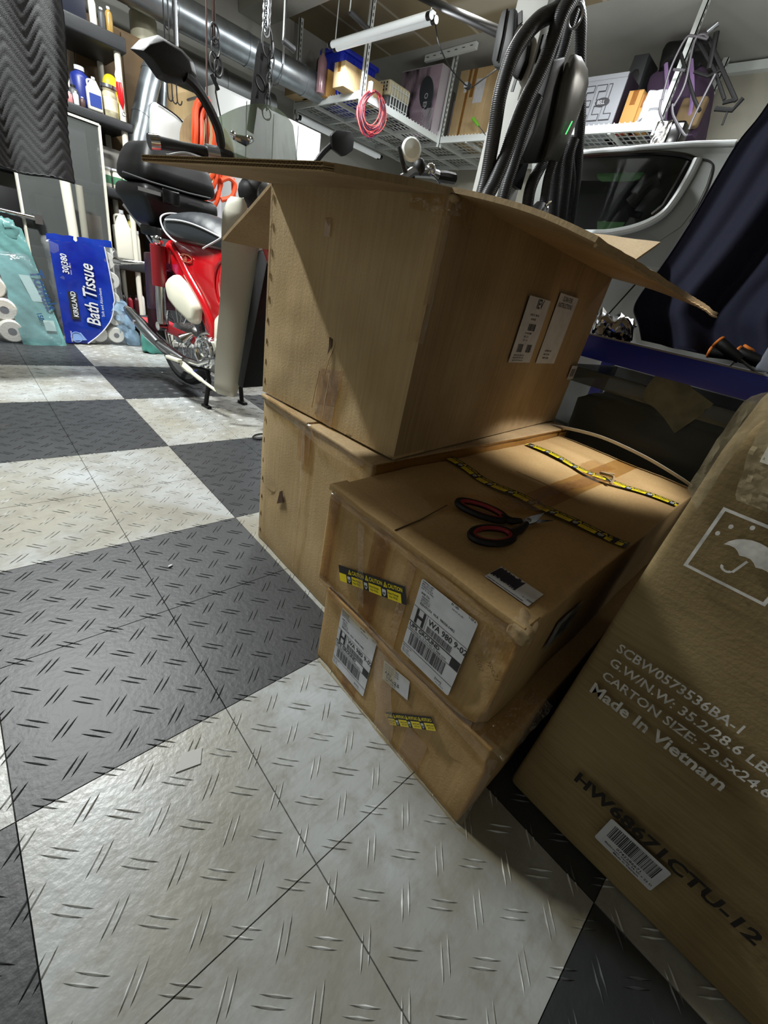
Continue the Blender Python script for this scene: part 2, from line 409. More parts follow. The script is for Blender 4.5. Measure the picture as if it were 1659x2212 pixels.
for i in range(-9,12):
    for j in range(-9,12):
        k = (i//2+j//2)%2
        if -6 <= i < 8 and -7 <= j < 11:
            o = bpy.data.objects.new('floor_tile', tmesh[k]); COL.objects.link(o); o.location = Vector((i,j,0))*U; o.parent = fl
        else: far[k].box(i+.004,i+.996,j+.004,j+.996,-.03,0)
for k in (0,1): part('floor_tile', far[k], (TD,TW)[k], fl, kind='stuff')
CEILM = mat('bare_drywall', (150,137,108), .9, var=.25, vscale=1.4, rgb2=(126,114,88))
nt = CEILM.node_tree; N = nt.nodes; L = nt.links; b_ = N['Principled BSDF']; old = b_.inputs['Base Color'].links[0].from_socket
g_ = N.new('ShaderNodeNewGeometry'); mp_ = N.new('ShaderNodeMapping'); mp_.inputs['Scale'].default_value = (.35,2.4,1); L.new(g_.outputs['Position'], mp_.inputs[0])
br = N.new('ShaderNodeTexBrick'); br.inputs['Scale'].default_value = 1; br.inputs['Brick Width'].default_value = .9; br.inputs['Row Height'].default_value = 1.2; br.inputs['Mortar Size'].default_value = .045; br.inputs['Mortar Smooth'].default_value = .6
br.offset = .5; L.new(mp_.outputs[0], br.inputs[0]); mx_ = N.new('ShaderNodeMix'); mx_.data_type = 'RGBA'; mx_.inputs[7].default_value = srgb(204,198,180)
ml_ = N.new('ShaderNodeMath'); ml_.operation = 'MULTIPLY'; ml_.inputs[1].default_value = .6; L.new(br.outputs['Fac'], ml_.inputs[0]); L.new(ml_.outputs[0], mx_.inputs[0]); L.new(old, mx_.inputs[6]); L.new(mx_.outputs[2], b_.inputs['Base Color'])
PLAST = mat('painted_plaster', (176,176,170), .85, var=.12, vscale=1.5, bump=.2, bscale=12)
WALLG = mat('patched_wall', (186,184,172), .85, var=.16, vscale=1.2, rgb2=(160,156,142))
struct('ceiling', MB().box(-9,9.35,-9,11.6,8.2,8.4), CEILM)
struct('ceiling', MB().box(9.35,12.7,-9,11.6,8.2,8.4), PLAST)
struct('wall_back', MB().box(-9,12.7,11.4,11.6,0,8.2), PLAST)
struct('wall_right', MB().box(12.5,12.7,-9,11.4,0,8.2), WALLG)
struct('wall_left', MB().box(-9.2,-9,-9,11.6,0,8.2), PLAST)
struct('wall_front', MB().box(-9,12.7,-9.2,-9,0,8.2), PLAST)
struct('trim_1', MB().box(5.35,6.1,-9,11.39,7.72,8.2), mat('painted_beam', (190,190,182), .8), bevel=.01)
mb = MB(); mb.beam(V(12.42,11.3,8.08),V(12.42,-9,8.08),.16,.16); struct('trim_2', mb, WMETAL)
struct('baseboard_back', MB().box(-9,12.5,11.34,11.4,0,.35), PLAST)

# ------------------------------------------------------------------ cartons in the foreground
def mapped(mb, fn):
    mb.v = [tuple(fn(Vector(p))) for p in mb.v]; return mb
def caution(parent, fn, L_, h, phase=0):
    """package warning tape: black band with the word, yellow band with emblem squares. fn maps (along, across, lift)"""
    n = max(2, int(L_/.06))
    base = MB().grid(lambda u, v: V(u*L_, v*h, 0), n, 2); part('caution_tape', mapped(base, fn), INK, parent)
    y = MB(); t = MB(); k = MB(); wl = MB(); p = .155*h/.105; a = -phase*p
    q = h/.105
    while a < L_:
        x0, x1 = max(a+.05*q, 0), min(a+p, L_)
        if x1 > x0:
            y.grid(lambda u, v: V(x0+(x1-x0)*u, v*h*.52, .0012), 2, 1)
            if x1-x0 > .08*q:
                k.text('Heavy Package', .0165*q, (x0+.006*q, h*.31, .0024), (1,0,0), (0,1,0), .01, sx=.82); k.text('Over 70 lbs.', .0165*q, (x0+.012*q, h*.12, .0024), (1,0,0), (0,1,0), .01, sx=.82)
        if a+.044*q < L_ and a+.006*q > 0:
            c = a+.025*q; w = .015*q; z = .0024
            wl.add([(c-w,h*.46,z),(c+w,h*.46,z),(c+w,h*.2,z),(c,h*.06,z),(c-w,h*.2,z)], [(4,3,2,1,0)])
            k.text('ups', .022*q, (c-.012*q, h*.2, .0034), (1,0,0), (0,1,0), .03, sx=.75)
        if a+.06*q > 0 and a+p < L_+.02*q: t.text('CAUTION', .034*q, (a+.058*q, h*.64, .0012), (1,0,0), (0,1,0), .02, sx=.72)
        if 0 < a+.03*q and a+.055*q < L_:
            c = a+.038*q; t.add([(c-.016*q,h*.6,.0012),(c+.016*q,h*.6,.0012),(c,h*.93,.0012)], [(0,1,2)]); k.text('!', .026*q, (c-.003*q,h*.63,.0024), (1,0,0), (0,1,0), .03)
        a += p
    part('yellow_band', mapped(y, fn), YEL, parent); part('lettering', mapped(k, fn), INK, parent)
    if t.v: part('lettering', mapped(t, fn), YEL, parent)
    if wl.v: part('emblem', mapped(wl, fn), WHITE, parent)
def flat(o, u, v, n):
    o, u, v, n = Vector(o), Vector(u).normalized(), Vector(v).normalized(), Vector(n).normalized()
    return lambda p: o+u*p.x+v*p.y+n*p.z
def bars(mb, x0, x1, y0, y1, z=.001, seed=1, dens=34):
    r = random.Random(seed); w = (x1-x0)/dens/1.6; x = x0
    while x < x1-w:
        b = w*r.choice((.5,.9,1.4)); mb.add([(x,y0,z),(min(x+b,x1),y0,z),(min(x+b,x1),y1,z),(x,y1,z)], [(0,1,2,3)]); x += b+w*r.choice((.5,.8,1.2))
def rect(mb, x0, y0, x1, y1, z=.001): mb.add([(x0,y0,z),(x1,y0,z),(x1,y1,z),(x0,y1,z)], [(0,1,2,3)])
def sticker(parent, fn, w_, h_, name='label_sheet', r=.012, seed=0, mt=None):
    mb = MB(); n = 6
    pts = []
    for cx, cy, a0 in ((w_-r,h_-r,0),(r,h_-r,90),(r,r,180),(w_-r,r,270)):
        for k in range(4): a = math.radians(a0+30*k); pts.append((cx+r*math.cos(a), cy+r*math.sin(a), 0))
    mb.poly(pts, (0,0,-.0015)); mapped(mb, fn); return part(name, mb, mt or WHITE, parent)
def shipping_label(parent, fn, w_=.34, h_=.51, seed=1):
    sticker(parent, fn, w_, h_)
    k = MB(); s = w_/.34
    X = lambda x: x*s
    T = lambda t, size, x, y, b=.01, sx=1: k.text(t, size*s, (X(x), X(y), .001), (1,0,0), (0,1,0), b, sx=sx)
    for i, t in enumerate(('SHIPPING DEPT', '(800) 555-0100', 'WAREHOUSE 4', 'UNIT B  CA 90021')): T(t, .0135, .008, .49-.013*i, .005, .8)
    T('SHIP TO:', .016, .02, .425, .02, .9)
    for i in range(3): T(('CUSTOMER NAME','STREET ADDRESS','TEL 000 000'), .0, .0, .0) if 0 else T(('RESIDENT','GARAGE 12','SE 164TH ST')[i], .0135, .03, .408-.013*i, .005, .8)
    T('RENTON  WA  98058-0482', .02, .03, .362, .012, .95)
    T('81 LBS', .017, .19, .49, .02, .9); T('1 OF 4', .017, .29, .49, .02, .8); T('SHP WT: 81 LBS', .012, .2, .468, .005, .8)
    rect(k, X(0), X(.335), X(.34), X(.3375)); rect(k, X(.095), X(.235), X(.097), X(.335)); rect(k, X(0), X(.228), X(.34), X(.2345))
    T('H', .125, .022, .243, .03, .75); T('WA 980 9-02', .05, .108, .291, .015, .86)
    bars(k, X(.11), X(.27), X(.24), X(.28), .001, 5, 40)
    T('UPS GROUND', .034, .006, .2, .03, .95); T('TRACKING #: 1Z A14 3A7 03 9008 3274', .0155, .006, .183, .012, .95)
    rect(k, X(0), X(.174), X(.34), X(.177)); rect(k, X(.285), X(.178), X(.338), X(.227)); bars(k, X(.03), X(.27), X(.085), X(.168), .001, 7, 46)
    rect(k, X(0), X(.068), X(.34), X(.071)); T('BILLING: P/P', .0125, .006, .052, .005, .9); T('XOL 25.03.14', .01, .25, .012, .005, .9)
    for i in range(3): T(('REF 1: 68671','REF 2: SCB','DESC: GOODS')[i], .01, .008, .036-.011*i, .004, .9)
    T('[===]', .02, .24, .028, .02, .9)
    part('lettering', mapped(k, fn), INK, parent)
def crumple(path, w_, parent, seed=0, amp=.02, m=None, n=26, th=.002, lift=V(0,0,1), side=None, name='packing_tape'):
    """a wrinkled band of packing tape along a path"""
    P = spline(path, 8); lift = Vector(lift)
    def fn(u, v):
        x = u*(len(P)-1); i = min(int(x), len(P)-2); p = P[i].lerp(P[i+1], x-i); d = (P[i+1]-P[i]).normalized()
        s = Vector(side) if side else d.cross(lift).normalized()
        q = p+s*(v-.5)*w_
        return q+lift*(abs(N3((u*9,v*4,seed),1.7,seed))*amp+.0035)+s*N3((u*7,seed,1),1.3,seed)*amp*.4
    return part(name, MB().grid(fn, n, 6), m or TAPE, parent, sharp=25)

def dent(pts):
    """pts: (centre, radius, depth vector)"""
    def f(p):
        d = V(0,0,0)
        for c, r, v in pts:
            t = (p-Vector(c)).length/r
            if t < 1: d += Vector(v)*(1-t*t)**2
        return d
    return f

# lower left carton (under the open one)
t = thing('cardboard_box', 'tall plain cardboard carton on the floor underneath the open carton', 'box', (1.5,-1.12,0))
D0 = dent([((.03,-.62,.62),.1,(.03,0,0)),((.03,-1.0,.95),.06,(.02,0,0))])
part('body', MB().rbox((.04,-1.84,0),(2.95,0,0),(0,1.43,0),(0,0,1.44), .018, (16,14,14), lambda w_, p: w_+V(1,.3,.4)*N3(w_,2.2,3)*.012+D0(w_)), KRAFT, t, weld=True)
for k in range(7):   # stapled seam dents along the left corner
    z = .12+k*.19; part('staple', MB().ell((.038,-.455,z),(.004,0,0),(0,.006,0),(0,0,.026),8,6), KRAFT, t)
part('top_flap', MB().rbox((.02,-1.86,1.43),(2.98,0,0),(0,.74,0),(0,0,.03), .012, (18,4,1), lambda w_, p: w_+V(0,0,1)*N3(w_,3,5)*.01), KRAFT_B, t, weld=True)
part('top_flap', MB().rbox((.02,-1.1,1.43),(2.98,0,0),(0,.7,0),(0,0,.03), .012, (18,4,1), lambda w_, p: w_+V(0,0,1)*N3(w_,3,6)*.01), KRAFT_B, t, weld=True)
crumple([(.03,-.5,1.46),(.02,-.9,1.44),(.015,-1.3,1.4),(.02,-1.78,1.41)], .1, t, 2, .03, lift=(-1,0,.2), side=(0,0,1))
part('packing_tape', MB().box(.026,.03,-1.16,-1.0,1.12,1.42), TAPE_T, t)
crumple([(.02,-1.08,1.42),(.02,-1.1,1.05),(.02,-1.12,.6),(.02,-1.1,.1)], .04, t, 9, .012, lift=(-1,0,0), side=(0,1,0))
part('edge_tape', MB().box(.05,2.95,-1.868,-1.863,1.36,1.455), TAPE_T, t)

part('tear', MB().poly([PX(604,1062,.028),PX(609,1060,.028),PX(611,1085,.028),PX(598,1088,.028)], (.004,0,0)), mat('tear_dark',(70,48,28),.9), t)
# the big open carton
EA, EB, EC = V(.045,-.38,0), V(.185,-1.87,0), V(2.99,-1.65,0); ED = EA+EC-EB; Z0, Z1 = 1.475, 2.9
eu = (EB-EA).normalized(); ew = (EC-EB).normalized(); en = V(-1.49,-.14,0).normalized(); es = V(ew.y,-ew.x,0)
t = thing('open_cardboard_box', 'large empty cardboard carton with all four flaps open, on top of the tall carton', 'box', tuple((EA+EC)/2+V(0,0,Z0)))
OB = t
def wall(a, b, name, seed, bulge=.0):
    al = (b-a).normalized(); nn = V(al.y,-al.x,0)
    def fn(u, v):
        p = a.lerp(b, u)+V(0,0,Z0+(Z1-Z0)*v); e = min(u,1-u,v,1-v)*6; e = min(1,e)
        return p+nn*(bulge*math.sin(math.pi*u)*math.sin(math.pi*v)+e*(.02 if seed != 2 else .008)*N3(p,1.6,seed)+e*.005*N3(p,7,seed))
    return part(name, MB().sheet(fn, 26, 26, .025), KRAFT if seed == 1 else KRAFT_B, t, sharp=30)
# outward normal for a->b is (al.y,-al.x): counter-clockwise walk
wall(EA, EB, 'side_panel', 1, .012) if V((EB-EA).y,-(EB-EA).x,0).dot(en) > 0 else wall(EB, EA, 'side_panel', 1, .012)
wall(EB, EC, 'side_panel', 2, .008); wall(EC, ED, 'side_panel', 3); wall(ED, EA, 'side_panel', 4)
part('bottom', MB().hexa([p+V(0,0,Z0) for p in (EA,EB,EC,ED)][::-1], [p+V(0,0,Z0+.02) for p in (EA,EB,EC,ED)][::-1]), KRAFT, t)
# front flap: double-wall board, flutes open at the outer edge
H0, H1 = EA+V(.012,0,Z1-.012), EB+V(.012,0,Z1-.010); F0, F1 = V(-.752,-.37,2.787), V(-.545,-1.85,2.79)
def flapf(u, v):
    p = H0.lerp(H1, u).lerp(F0.lerp(F1, u), v)
    return p+V(0,0,1)*(.006*math.sin(math.pi*v)*u+.004*N3(p,3,2)*v*(1-v)*4)
TH = .030
f1 = part('flap', MB().sheet(lambda u, v: flapf(u, v*.93), 24, 12, TH), KRAFT_B, t, sharp=30)
n_ = 62; lin = MB()
for k in (0, .5, 1):
    lin.sheet(lambda u, v, k=k: flapf(u, .92+.08*v)+V(0,0,TH*k*.9), 24, 1, .0028)
part('liner', lin, KRAFT, f1)
core = MB()
for lay in (0, 1):
    z0 = TH*(.03+.47*lay)
    def rb(u, v, z0=z0, lay=lay): return flapf(u, .92+.078*v)+V(0,0, z0+TH*.21*(1+math.sin(2*math.pi*u*n_+lay*1.3)))
    core.sheet(rb, n_*6, 1, .002)
part('flute_core', core, CORE, f1)
# right flap, drooping, torn outer edge
G0, G1 = V(.2,-2.66,2.76), V(2.99,-2.62,2.745)
def flapr(u, v):
    p = (EB+V(0,0,Z1)).lerp(EC+V(0,0,Z1), u).lerp(G0.lerp(G1, u), v)
    cut = .0 if v < .99 else .016*N3((u*40,0,0),1,3)+.012*(N3((u*9,2,0),1,4))
    return p+V(0,cut, .02*math.sin(math.pi*v)+.012*N3(p,2.5,5)*v)
f2 = part('flap', MB().sheet(flapr, 44, 12, .022), KRAFT_B, t, sharp=30)
part('flute_core', MB().tube([flapr(k/120, 1)+V(0,-.006,-.011+.004*N3((k,0,0),.9,2)) for k in range(121)], .008, 5), CORE, f2)
# left and rear flaps
def flapl(u, v):
    p = (EA+V(0,.0,Z1)).lerp(ED+V(0,0,Z1), u).lerp(V(.05,.40,2.515).lerp(V(2.8,.6,2.6), u), v)
    return p+V(0,0,.01*N3(p,3,8)*v)
part('flap', MB().sheet(flapl, 24, 8, .022), KRAFT_B, t, sharp=30)
def flapb(u, v):
    p = (EC+V(0,0,Z1)).lerp(ED+V(0,0,Z1), u).lerp(PX(1425,527,3.68).lerp(PX(1425,527,3.68)+V(-.12,1.5,.02), u), v)
    return p+V(0,0,.01*N3(p,3,9)*v)
part('flap', MB().sheet(flapb, 12, 8, .022), KRAFT, t, sharp=30)
fr = lambda u_, v_: PP(u_, v_, EA+en*.012, en)
def fband(pix, m=TAPE_T, name='packing_tape', off=.012):
    pts = [PP(a, b, EA+en*off, en) for a, b in pix]; return part(name, MB().poly(pts, en*.0015), m, t)
fband([(703,470),(716,470),(712,512),(700,510)]); fband([(690,795),(742,803),(722,880),(680,872)]); fband([(682,872),(722,880),(716,925),(676,900)], TAPE)
for a, b in (((726,735),(700,810)),((690,800),(673,880)),((712,812),(696,905))):
    part('crease', MB().tube([fr(*a)-en*.002, (fr(*a)+fr(*b))/2-en*.001+V(0,.004,0), fr(*b)-en*.002], .004, 5), KRAFT, t)
for k in range(9): z = Z0+.1+k*.155; part('staple', MB().ell(EA+V(-.002,-.03,z),(.004,0,0),(0,.006,0),(0,0,.026),8,6), KRAFT, t)
crumple([EB+V(-.012,.03,2.86),EB+V(-.01,.02,2.6),EB+V(-.008,.02,2.2)], .1, t, 4, .02, lift=(-.7,-.7,0), side=(.7,-.7,0))
crumple([EB+V(-.02,.25,2.87),EB+V(-.02,.1,2.86),EB+V(.05,-.03,2.86),EB+V(.2,-.03,2.8)], .09, t, 6, .03, lift=(-.7,-.7,0), side=(0,0,1))
part('torn_edge', MB().ell(EB+V(.02,-.01,2.88),(.03,0,0),(0,.03,0),(0,0,.02),9,7), KRAFT_B, t)
part('tear', MB().poly([fr(712,728),fr(719,733),fr(717,748),fr(708,765),fr(711,748)], en*.003), mat('tear_dark',(70,48,28),.9), t)
# side labels
def sfn(u_, v_): # lower left pixel of a label on the long side
    return PP(u_, v_, EB+es*.022, es)
nS = es
def lab(px_tl, px_tr, px_bl):
    a, b, c = [sfn(*q) for q in (px_tl, px_tr, px_bl)]; U_ = (b-a); W_ = (a-c); return c, U_.length, W_.length
c, w_, h_ = lab((1142,643),(1187,652),(1098,783)); w_ = .39; h_ = .47; f = flat(c, ew, (0,0,1), nS)
sticker(t, f, w_, h_, r=.003); k = MB()
k.text('IEV', .09, (.16,.4,.001), (1,0,0), (0,1,0), .03, sx=.95); k.text('EVSE DC 48A 40', .022, (.11,.345,.001), (1,0,0), (0,1,0), .01); k.text('CHARGER', .02, (.14,.315,.001), (1,0,0), (0,1,0), .01)
bars(k, .14, .27, .24, .29, .001, 3, 20)
for i in range(3): k.text(('PO 4453 8840','SKU 2210','QTY 1 EA')[i], .02, (.12,.215-.026*i,.001), (1,0,0), (0,1,0), .005)
bars(k, .07, .17, .08, .14, .001, 4, 16); bars(k, .23, .33, .08, .14, .001, 8, 16)
for i in range(3): k.text('MODEL EV40  SERIAL 0023', .016, (.05,.052-.02*i,.001), (1,0,0), (0,1,0), .005)
part('lettering', mapped(k, f), INKG, t)
c = sfn(1157,785); f = flat(c, ew, (0,0,1), nS); w_ = .42; sticker(t, f, w_, .55, r=.003); k = MB()
k.text('SCAN FOR', .05, (.09,.5,.001), (1,0,0), (0,1,0), .012, sx=.9); k.text('INSTRUCTIONS', .05, (.03,.452,.001), (1,0,0), (0,1,0), .012, sx=.9)
for i in range(3): k.text(('SUPPORT LINE','MON TO FRI','9AM TO 5PM')[i], .022, (.1,.1-.03*i,.001), (1,0,0), (0,1,0), .01)
part('lettering', mapped(k, f), INK, t)
a = V(ew.x,ew.y,0); c = EC-ew*.2+V(0,0,1.94)+es*.024; f = flat(c, ew, (0,0,1), nS); sticker(t, f, .17, .14, r=.003); k = MB(); bars(k, .03,.14,.03,.11,.001,2,12); part('lettering', mapped(k, f), INKG, t)

# the two long parcels stacked at the front
t = thing('cardboard_box', 'long taped cardboard parcel on the floor, bottom of the pair with shipping labels', 'box', (1.2,-2.65,0))
DC = dent([((-.3,-3.13,.33),.13,(.035,0,-.01)),((-.3,-3.18,.2),.08,(.02,0,0)),((-.28,-3.3,.62),.14,(.03,.03,-.03)),((-.3,-2.1,.02),.2,(.01,0,0))])
part('body', MB().rbox((-.3,-3.33,0),(3.12,0,0),(0,1.36,0),(0,0,.66), .014, (30,16,9), lambda w_, p: w_+V(.8,.5,.5)*N3(w_,2.6,12)*.012+V(.8,.5,.5)*N3(w_,9,12)*.004+DC(w_)), KRAFT_D, t, weld=True)
f = flat((-.309,-2.145,.125), (0,-1,0), (0,0,1), (-1,0,0)); f = flat((-.309,-2.155,.13), (0,-1,0), (0,0,1), (-1,0,0)); shipping_label(t, f, .34)
uu = V(0,-.16,.055).normalized(); vv = V(0,.055,.16).normalized()
f = flat((-.31,-2.607,.42), V(0,-.19,.1), V(0,.1,.2), (-1,0,0)); f = flat((-.309,-2.6,.43), (0,-.97,.16), (0,.16,.97), (-1,0,0)); sticker(t, f, .21, .14, r=.002); k = MB()
for i in range(3): k.text('LOT 20 CRT 118 B', .014, (.012,.12-.017*i,.001), (1,0,0), (0,1,0), .005)
k.text('AA1', .03, (.02,.06,.001), (1,0,0), (0,1,0), .03); k.text('53A-2.5', .034, (.03,.03,.001), (1,0,0), (0,1,0), .02); k.text('0 MP5   SHIP 41', .014, (.02,.01,.001), (1,0,0), (0,1,0), .005)
part('lettering', mapped(k, f), INK, t)
du = V(0,-.274,.3).normalized()
f = flat((-.311,-3.02,.478), -du, V(0,-du.z,du.y)*-1, (-1,0,0))
# the strip is upside down on this parcel
o_ = V(-.311,-3.032,.47); f = flat(o_, V(0,.289,-.328), V(0,.328*-1,-.289), (-1,0,0)); 
w0 = V(-.311,-2.971,.512); w1 = V(-.311,-3.032,.471); along = (V(-.311,-2.697,.212)-w0).normalized(); across = V(0,along.z,-along.y)
caution(t, flat(w0, along, across if across.dot(w1-w0) < 0 else -across, (-1,0,0)) if 0 else flat(w1, along, (w0-w1)-along*(w0-w1).dot(along), (-1,0,0)), .415, .078, .3)
crumple([(-.31,-1.97,.65),(-.31,-2.5,.66),(-.31,-3.0,.65),(-.31,-3.31,.63)], .07, t, 3, .02, lift=(-1,0,.3), side=(0,0,1))
crumple([(-.31,-1.98,.02),(-.31,-2.5,.02),(-.31,-3.0,.02),(-.31,-3.31,.02)], .05, t, 5, .012, lift=(-1,0,.1), side=(0,0,1))
crumple([(-.31,-2.6,.62),(-.312,-2.62,.4),(-.312,-2.7,.2),(-.31,-2.72,.02)], .16, t, 7, .016, lift=(-1,0,0), side=(0,1,0))
crumple([(-.305,-3.325,.64),(-.305,-3.33,.4),(-.305,-3.33,.02)], .06, t, 8, .014, lift=(-.7,-.7,0), side=(.7,-.7,0))
crumple([(-.3,-3.3,.665),(-.1,-3.31,.668),(.2,-3.31,.666)], .14, t, 11, .02, lift=(0,0,1))
part('packing_tape', MB().box(-.308,-.304,-2.42,-2.28,.02,.64), TAPE_T, t); part('packing_tape', MB().box(-.308,-.304,-3.02,-2.86,.02,.3), TAPE, t)

t = thing('cardboard_box', 'long taped cardboard parcel carrying the scissors, top of the pair with shipping labels', 'box', (1.2,-2.55,.67))
DB = dent([((-.3,-3.1,.86),.1,(.03,0,0)),((-.3,-3.15,1.2),.1,(.03,.01,0)),((-.3,-3.2,1.37),.12,(.02,.03,-.03)),((-.3,-3.2,.7),.12,(.02,.03,.02)),((-.3,-1.85,1.35),.08,(.02,0,0)),
           ((.72,-2.6,1.39),.3,(0,0,-.03)),((2.1,-2.6,1.39),.35,(0,0,-.035))])
part('body', MB().rbox((-.3,-3.21,.672),(3.12,0,0),(0,1.35,0),(0,0,.71), .014, (34,18,9), lambda w_, p: w_+V(.6,.5,.8)*N3(w_,2.4,22)*.013+V(.6,.5,.8)*N3(w_,8,22)*.004+DB(w_)), KRAFT_D, t, weld=True)
part('lit_edge_band', MB().rbox((-.308,-3.2,1.35),(.13,0,0),(0,1.34,0),(0,0,.037), .005, (3,20,1), lambda w_, p: w_+V(.6,0,.3)*N3(w_,5,25)*.012), KRAFT_D, t, weld=True)  # lit strip along the lid's front edge, shaped as a raised band
part('torn_edge', MB().rbox((-.315,-3.225,1.3),(.12,0,0),(0,.1,0),(0,0,.09), .03, (3,3,2), lambda w_, p: w_+V(1,1,1)*N3(w_,22,3)*.02), KRAFT_B, t, weld=True)
f = flat((-.318,-2.672,.755), (0,-1,0), (0,0,1), (-1,0,0)); shipping_label(t, f, .345)
o_ = V(-.318,-2.104,.828); al = V(0,-.523,.222).normalized(); f = flat(o_, al, V(0,al.z,-al.y), (-1,0,0)); caution(t, f, .57, .105, .55)
f = flat((-.176,-2.905,1.393), (0,-1,0), (1,0,0), (0,0,1)); sticker(t, f, .23, .145, r=.002)
k = MB(); r_ = random.Random(4)
for i in range(26):
    x = .002+i*.0052; k.add([(x,.035+r_.random()*.02,.001),(x+.006,.035+r_.random()*.02,.001),(x+.007,.125+r_.random()*.02,.001),(x+.001,.12+r_.random()*.025,.001)], [(0,1,2,3)])
part('marker_scribble', mapped(k, f), mat('marker', (40,38,58), .5), t)
k = MB(); bars(k, .005, .2, .004, .012, .0015, 3, 90); k.text('1 - 2025', .016, (.18,.03,.0015), (1,0,0), (0,1,0), .02); part('lettering', mapped(k, f), INKG, t)
# two warning bands across the lid, one clear tape down the middle seam
def topband(xs, y0, y1, amp, seed):
    L_ = abs(y1-y0); X_ = spline([(x, y0+(y1-y0)*i/(len(xs)-1), 0) for i, x in enumerate(xs)], 8)
    def fn(p):
        u = max(0, min(.9999, p.x/L_)); q = u*(len(X_)-1); i = int(q); c = X_[i].lerp(X_[i+1], q-i)
        lift = amp*abs(math.sin(u*9+seed))*.6+.006+p.z
        return V(c.x+p.y-.035, c.y, 1.386+lift)
    return fn
caution(t, topband((.80,.78,.74,.80,.82,.85,.90), -1.87, -3.2, .022, 1), 1.33, .1, .2)
caution(t, topband((1.98,1.98,1.95,1.9,1.97,2.03,2.08), -1.9, -3.2, .02, 3), 1.3, .1, .7)
part('packing_tape', MB().grid(lambda u, v: V(.7+u*2.1, -2.5-.2*v, 1.392+.006*abs(N3((u*9,v*3,1),2,2))), 40, 4), TAPE_T, t)
crumple([(.76,-2.6,1.39),(1.2,-2.58,1.39),(1.6,-2.62,1.39),(2.0,-2.62,1.39)], .1, t, 15, .035)
crumple([(.55,-2.5,1.39),(.72,-2.58,1.39),(.86,-2.66,1.39)], .16, t, 16, .03)
crumple([(.1,-2.3,1.385),(.4,-2.4,1.385),(.75,-2.58,1.385)], .22, t, 18, .012)
crumple([(1.9,-2.66,1.385),(2.02,-2.64,1.385),(2.1,-2.5,1.385),(2.4,-2.5,1.385)], .2, t, 19, .02)
part('string_end', MB().tube(spline([(1.88,-2.74,1.4),(1.95,-2.72,1.44),(2.02,-2.6,1.41),(2.1,-2.68,1.42)],6), .012, 6), KRAFT_B, t)
part('lid_seam', MB().tube([(-.3,-2.42,1.391),(-.1,-2.41,1.392),(.2,-2.36,1.389)], .004, 5), mat('seam_brown',(84,64,42),.9), t)
part('crease', MB().tube(spline([(1.2,-2.25,1.397),(1.24,-2.5,1.394),(1.22,-2.8,1.397)],6), .003, 5), KRAFT_B, t)
crumple([(-.312,-1.9,.7),(-.322,-2.3,.71),(-.322,-2.8,.7),(-.315,-3.18,.71)], .07, t, 13, .025, lift=(-1,0,.3), side=(0,0,1))
crumple([(-.312,-1.9,1.34),(-.316,-2.3,1.35),(-.318,-2.8,1.33),(-.315,-3.18,1.33)], .06, t, 14, .025, lift=(-1,0,.3), side=(0,0,1))
crumple([(-.3,-3.2,1.3),(-.305,-3.2,1.0),(-.3,-3.2,.7)], .05, t, 17, .014, lift=(-.7,-.7,0), side=(.7,-.7,0))
crumple([(-.32,-3.05,1.25),(-.32,-3.15,1.22),(-.3,-3.2,1.25)], .14, t, 21, .03, lift=(-1,0,0), side=(0,0,1))
part('packing_tape', MB().box(-.317,-.314,-1.98,-1.9,.7,1.34), TAPE_T, t); part('packing_tape', MB().box(-.317,-.314,-2.42,-2.3,.7,1.33), TAPE_T, t)
part('packing_tape', MB().box(-.317,-.314,-2.62,-2.56,.7,1.33), TAPE, t)
crumple([(-.318,-2.2,1.3),(-.318,-2.24,1.1),(-.318,-2.32,.8)], .05, t, 23, .012, lift=(-1,0,0), side=(0,1,0))
k = MB(); fh = flat((-.3185,-3.05,1.1), V(0,-.6,-.6), V(0,-.5,.8), (-1,0,0)); k.text('KS02', .04, (0,0,0), (1,0,0), (0,1,0), 0, slant=.3); k.text('ypc21', .04, (.05,.07,0), (1,0,0), (0,1,0), 0, slant=.3)
part('handwriting', mapped(k, fh), mat('pencil', (110,82,50), .7), t)
f = flat((.1,-3.222,1.02), (1,0,0), (0,0,1), (0,-1,0)); sticker(t, f, .3, .2, r=.01, mt=mat('scuffed_label', (150,146,138), .6, var=.5, vscale=40)); k = MB(); bars(k, .07,.24,.05,.15,.001,2,22); part('lettering', mapped(k, f), INKG, t)

# scissors
t = thing('scissors', 'open scissors with black and red handles on the parcel lid', 'scissors', (.4,-2.7,1.4))
SZ = 1.425
def loop(c, a, b):
    c, a, b = Vector(c), Vector(a), Vector(b); n = 26
    pts = [c+a*math.cos(2*math.pi*i/n)+b*math.sin(2*math.pi*i/n) for i in range(n)]
    h = part('handle', MB().tube(pts, .021, 8, True), BLACKP, t, 'black handle loop')
    part('grip_lining', MB().tube([c+(p-c)*.86+V(0,0,.006) for p in pts], .013, 8, True), mat('red_grip', (130,24,36), .5), h)
    return h
loop((.30,-2.535,SZ), (.058,-.135,0), (.068,.028,0)); loop((.12,-2.735,SZ), (.125,-.045,0), (.026,.068,0))
piv = V(.47,-2.755,SZ)
part('handle_arm', MB().tube([(.345,-2.64,SZ),(.375,-2.70,SZ),(.42,-2.735,SZ+.01)], [.026,.024,.016], 8).tube([(.235,-2.775,SZ),(.33,-2.78,SZ),(.43,-2.765,SZ+.005)], [.026,.026,.018], 8), BLACKP, t, 'black arms meeting at the pivot')
part('blade', MB().poly([(.41,-2.775,SZ+.008),(.50,-2.79,SZ+.008),(.665,-2.755,SZ+.008),(.52,-2.735,SZ+.008),(.42,-2.735,SZ+.008)], (0,0,.006)), CHROME, t)
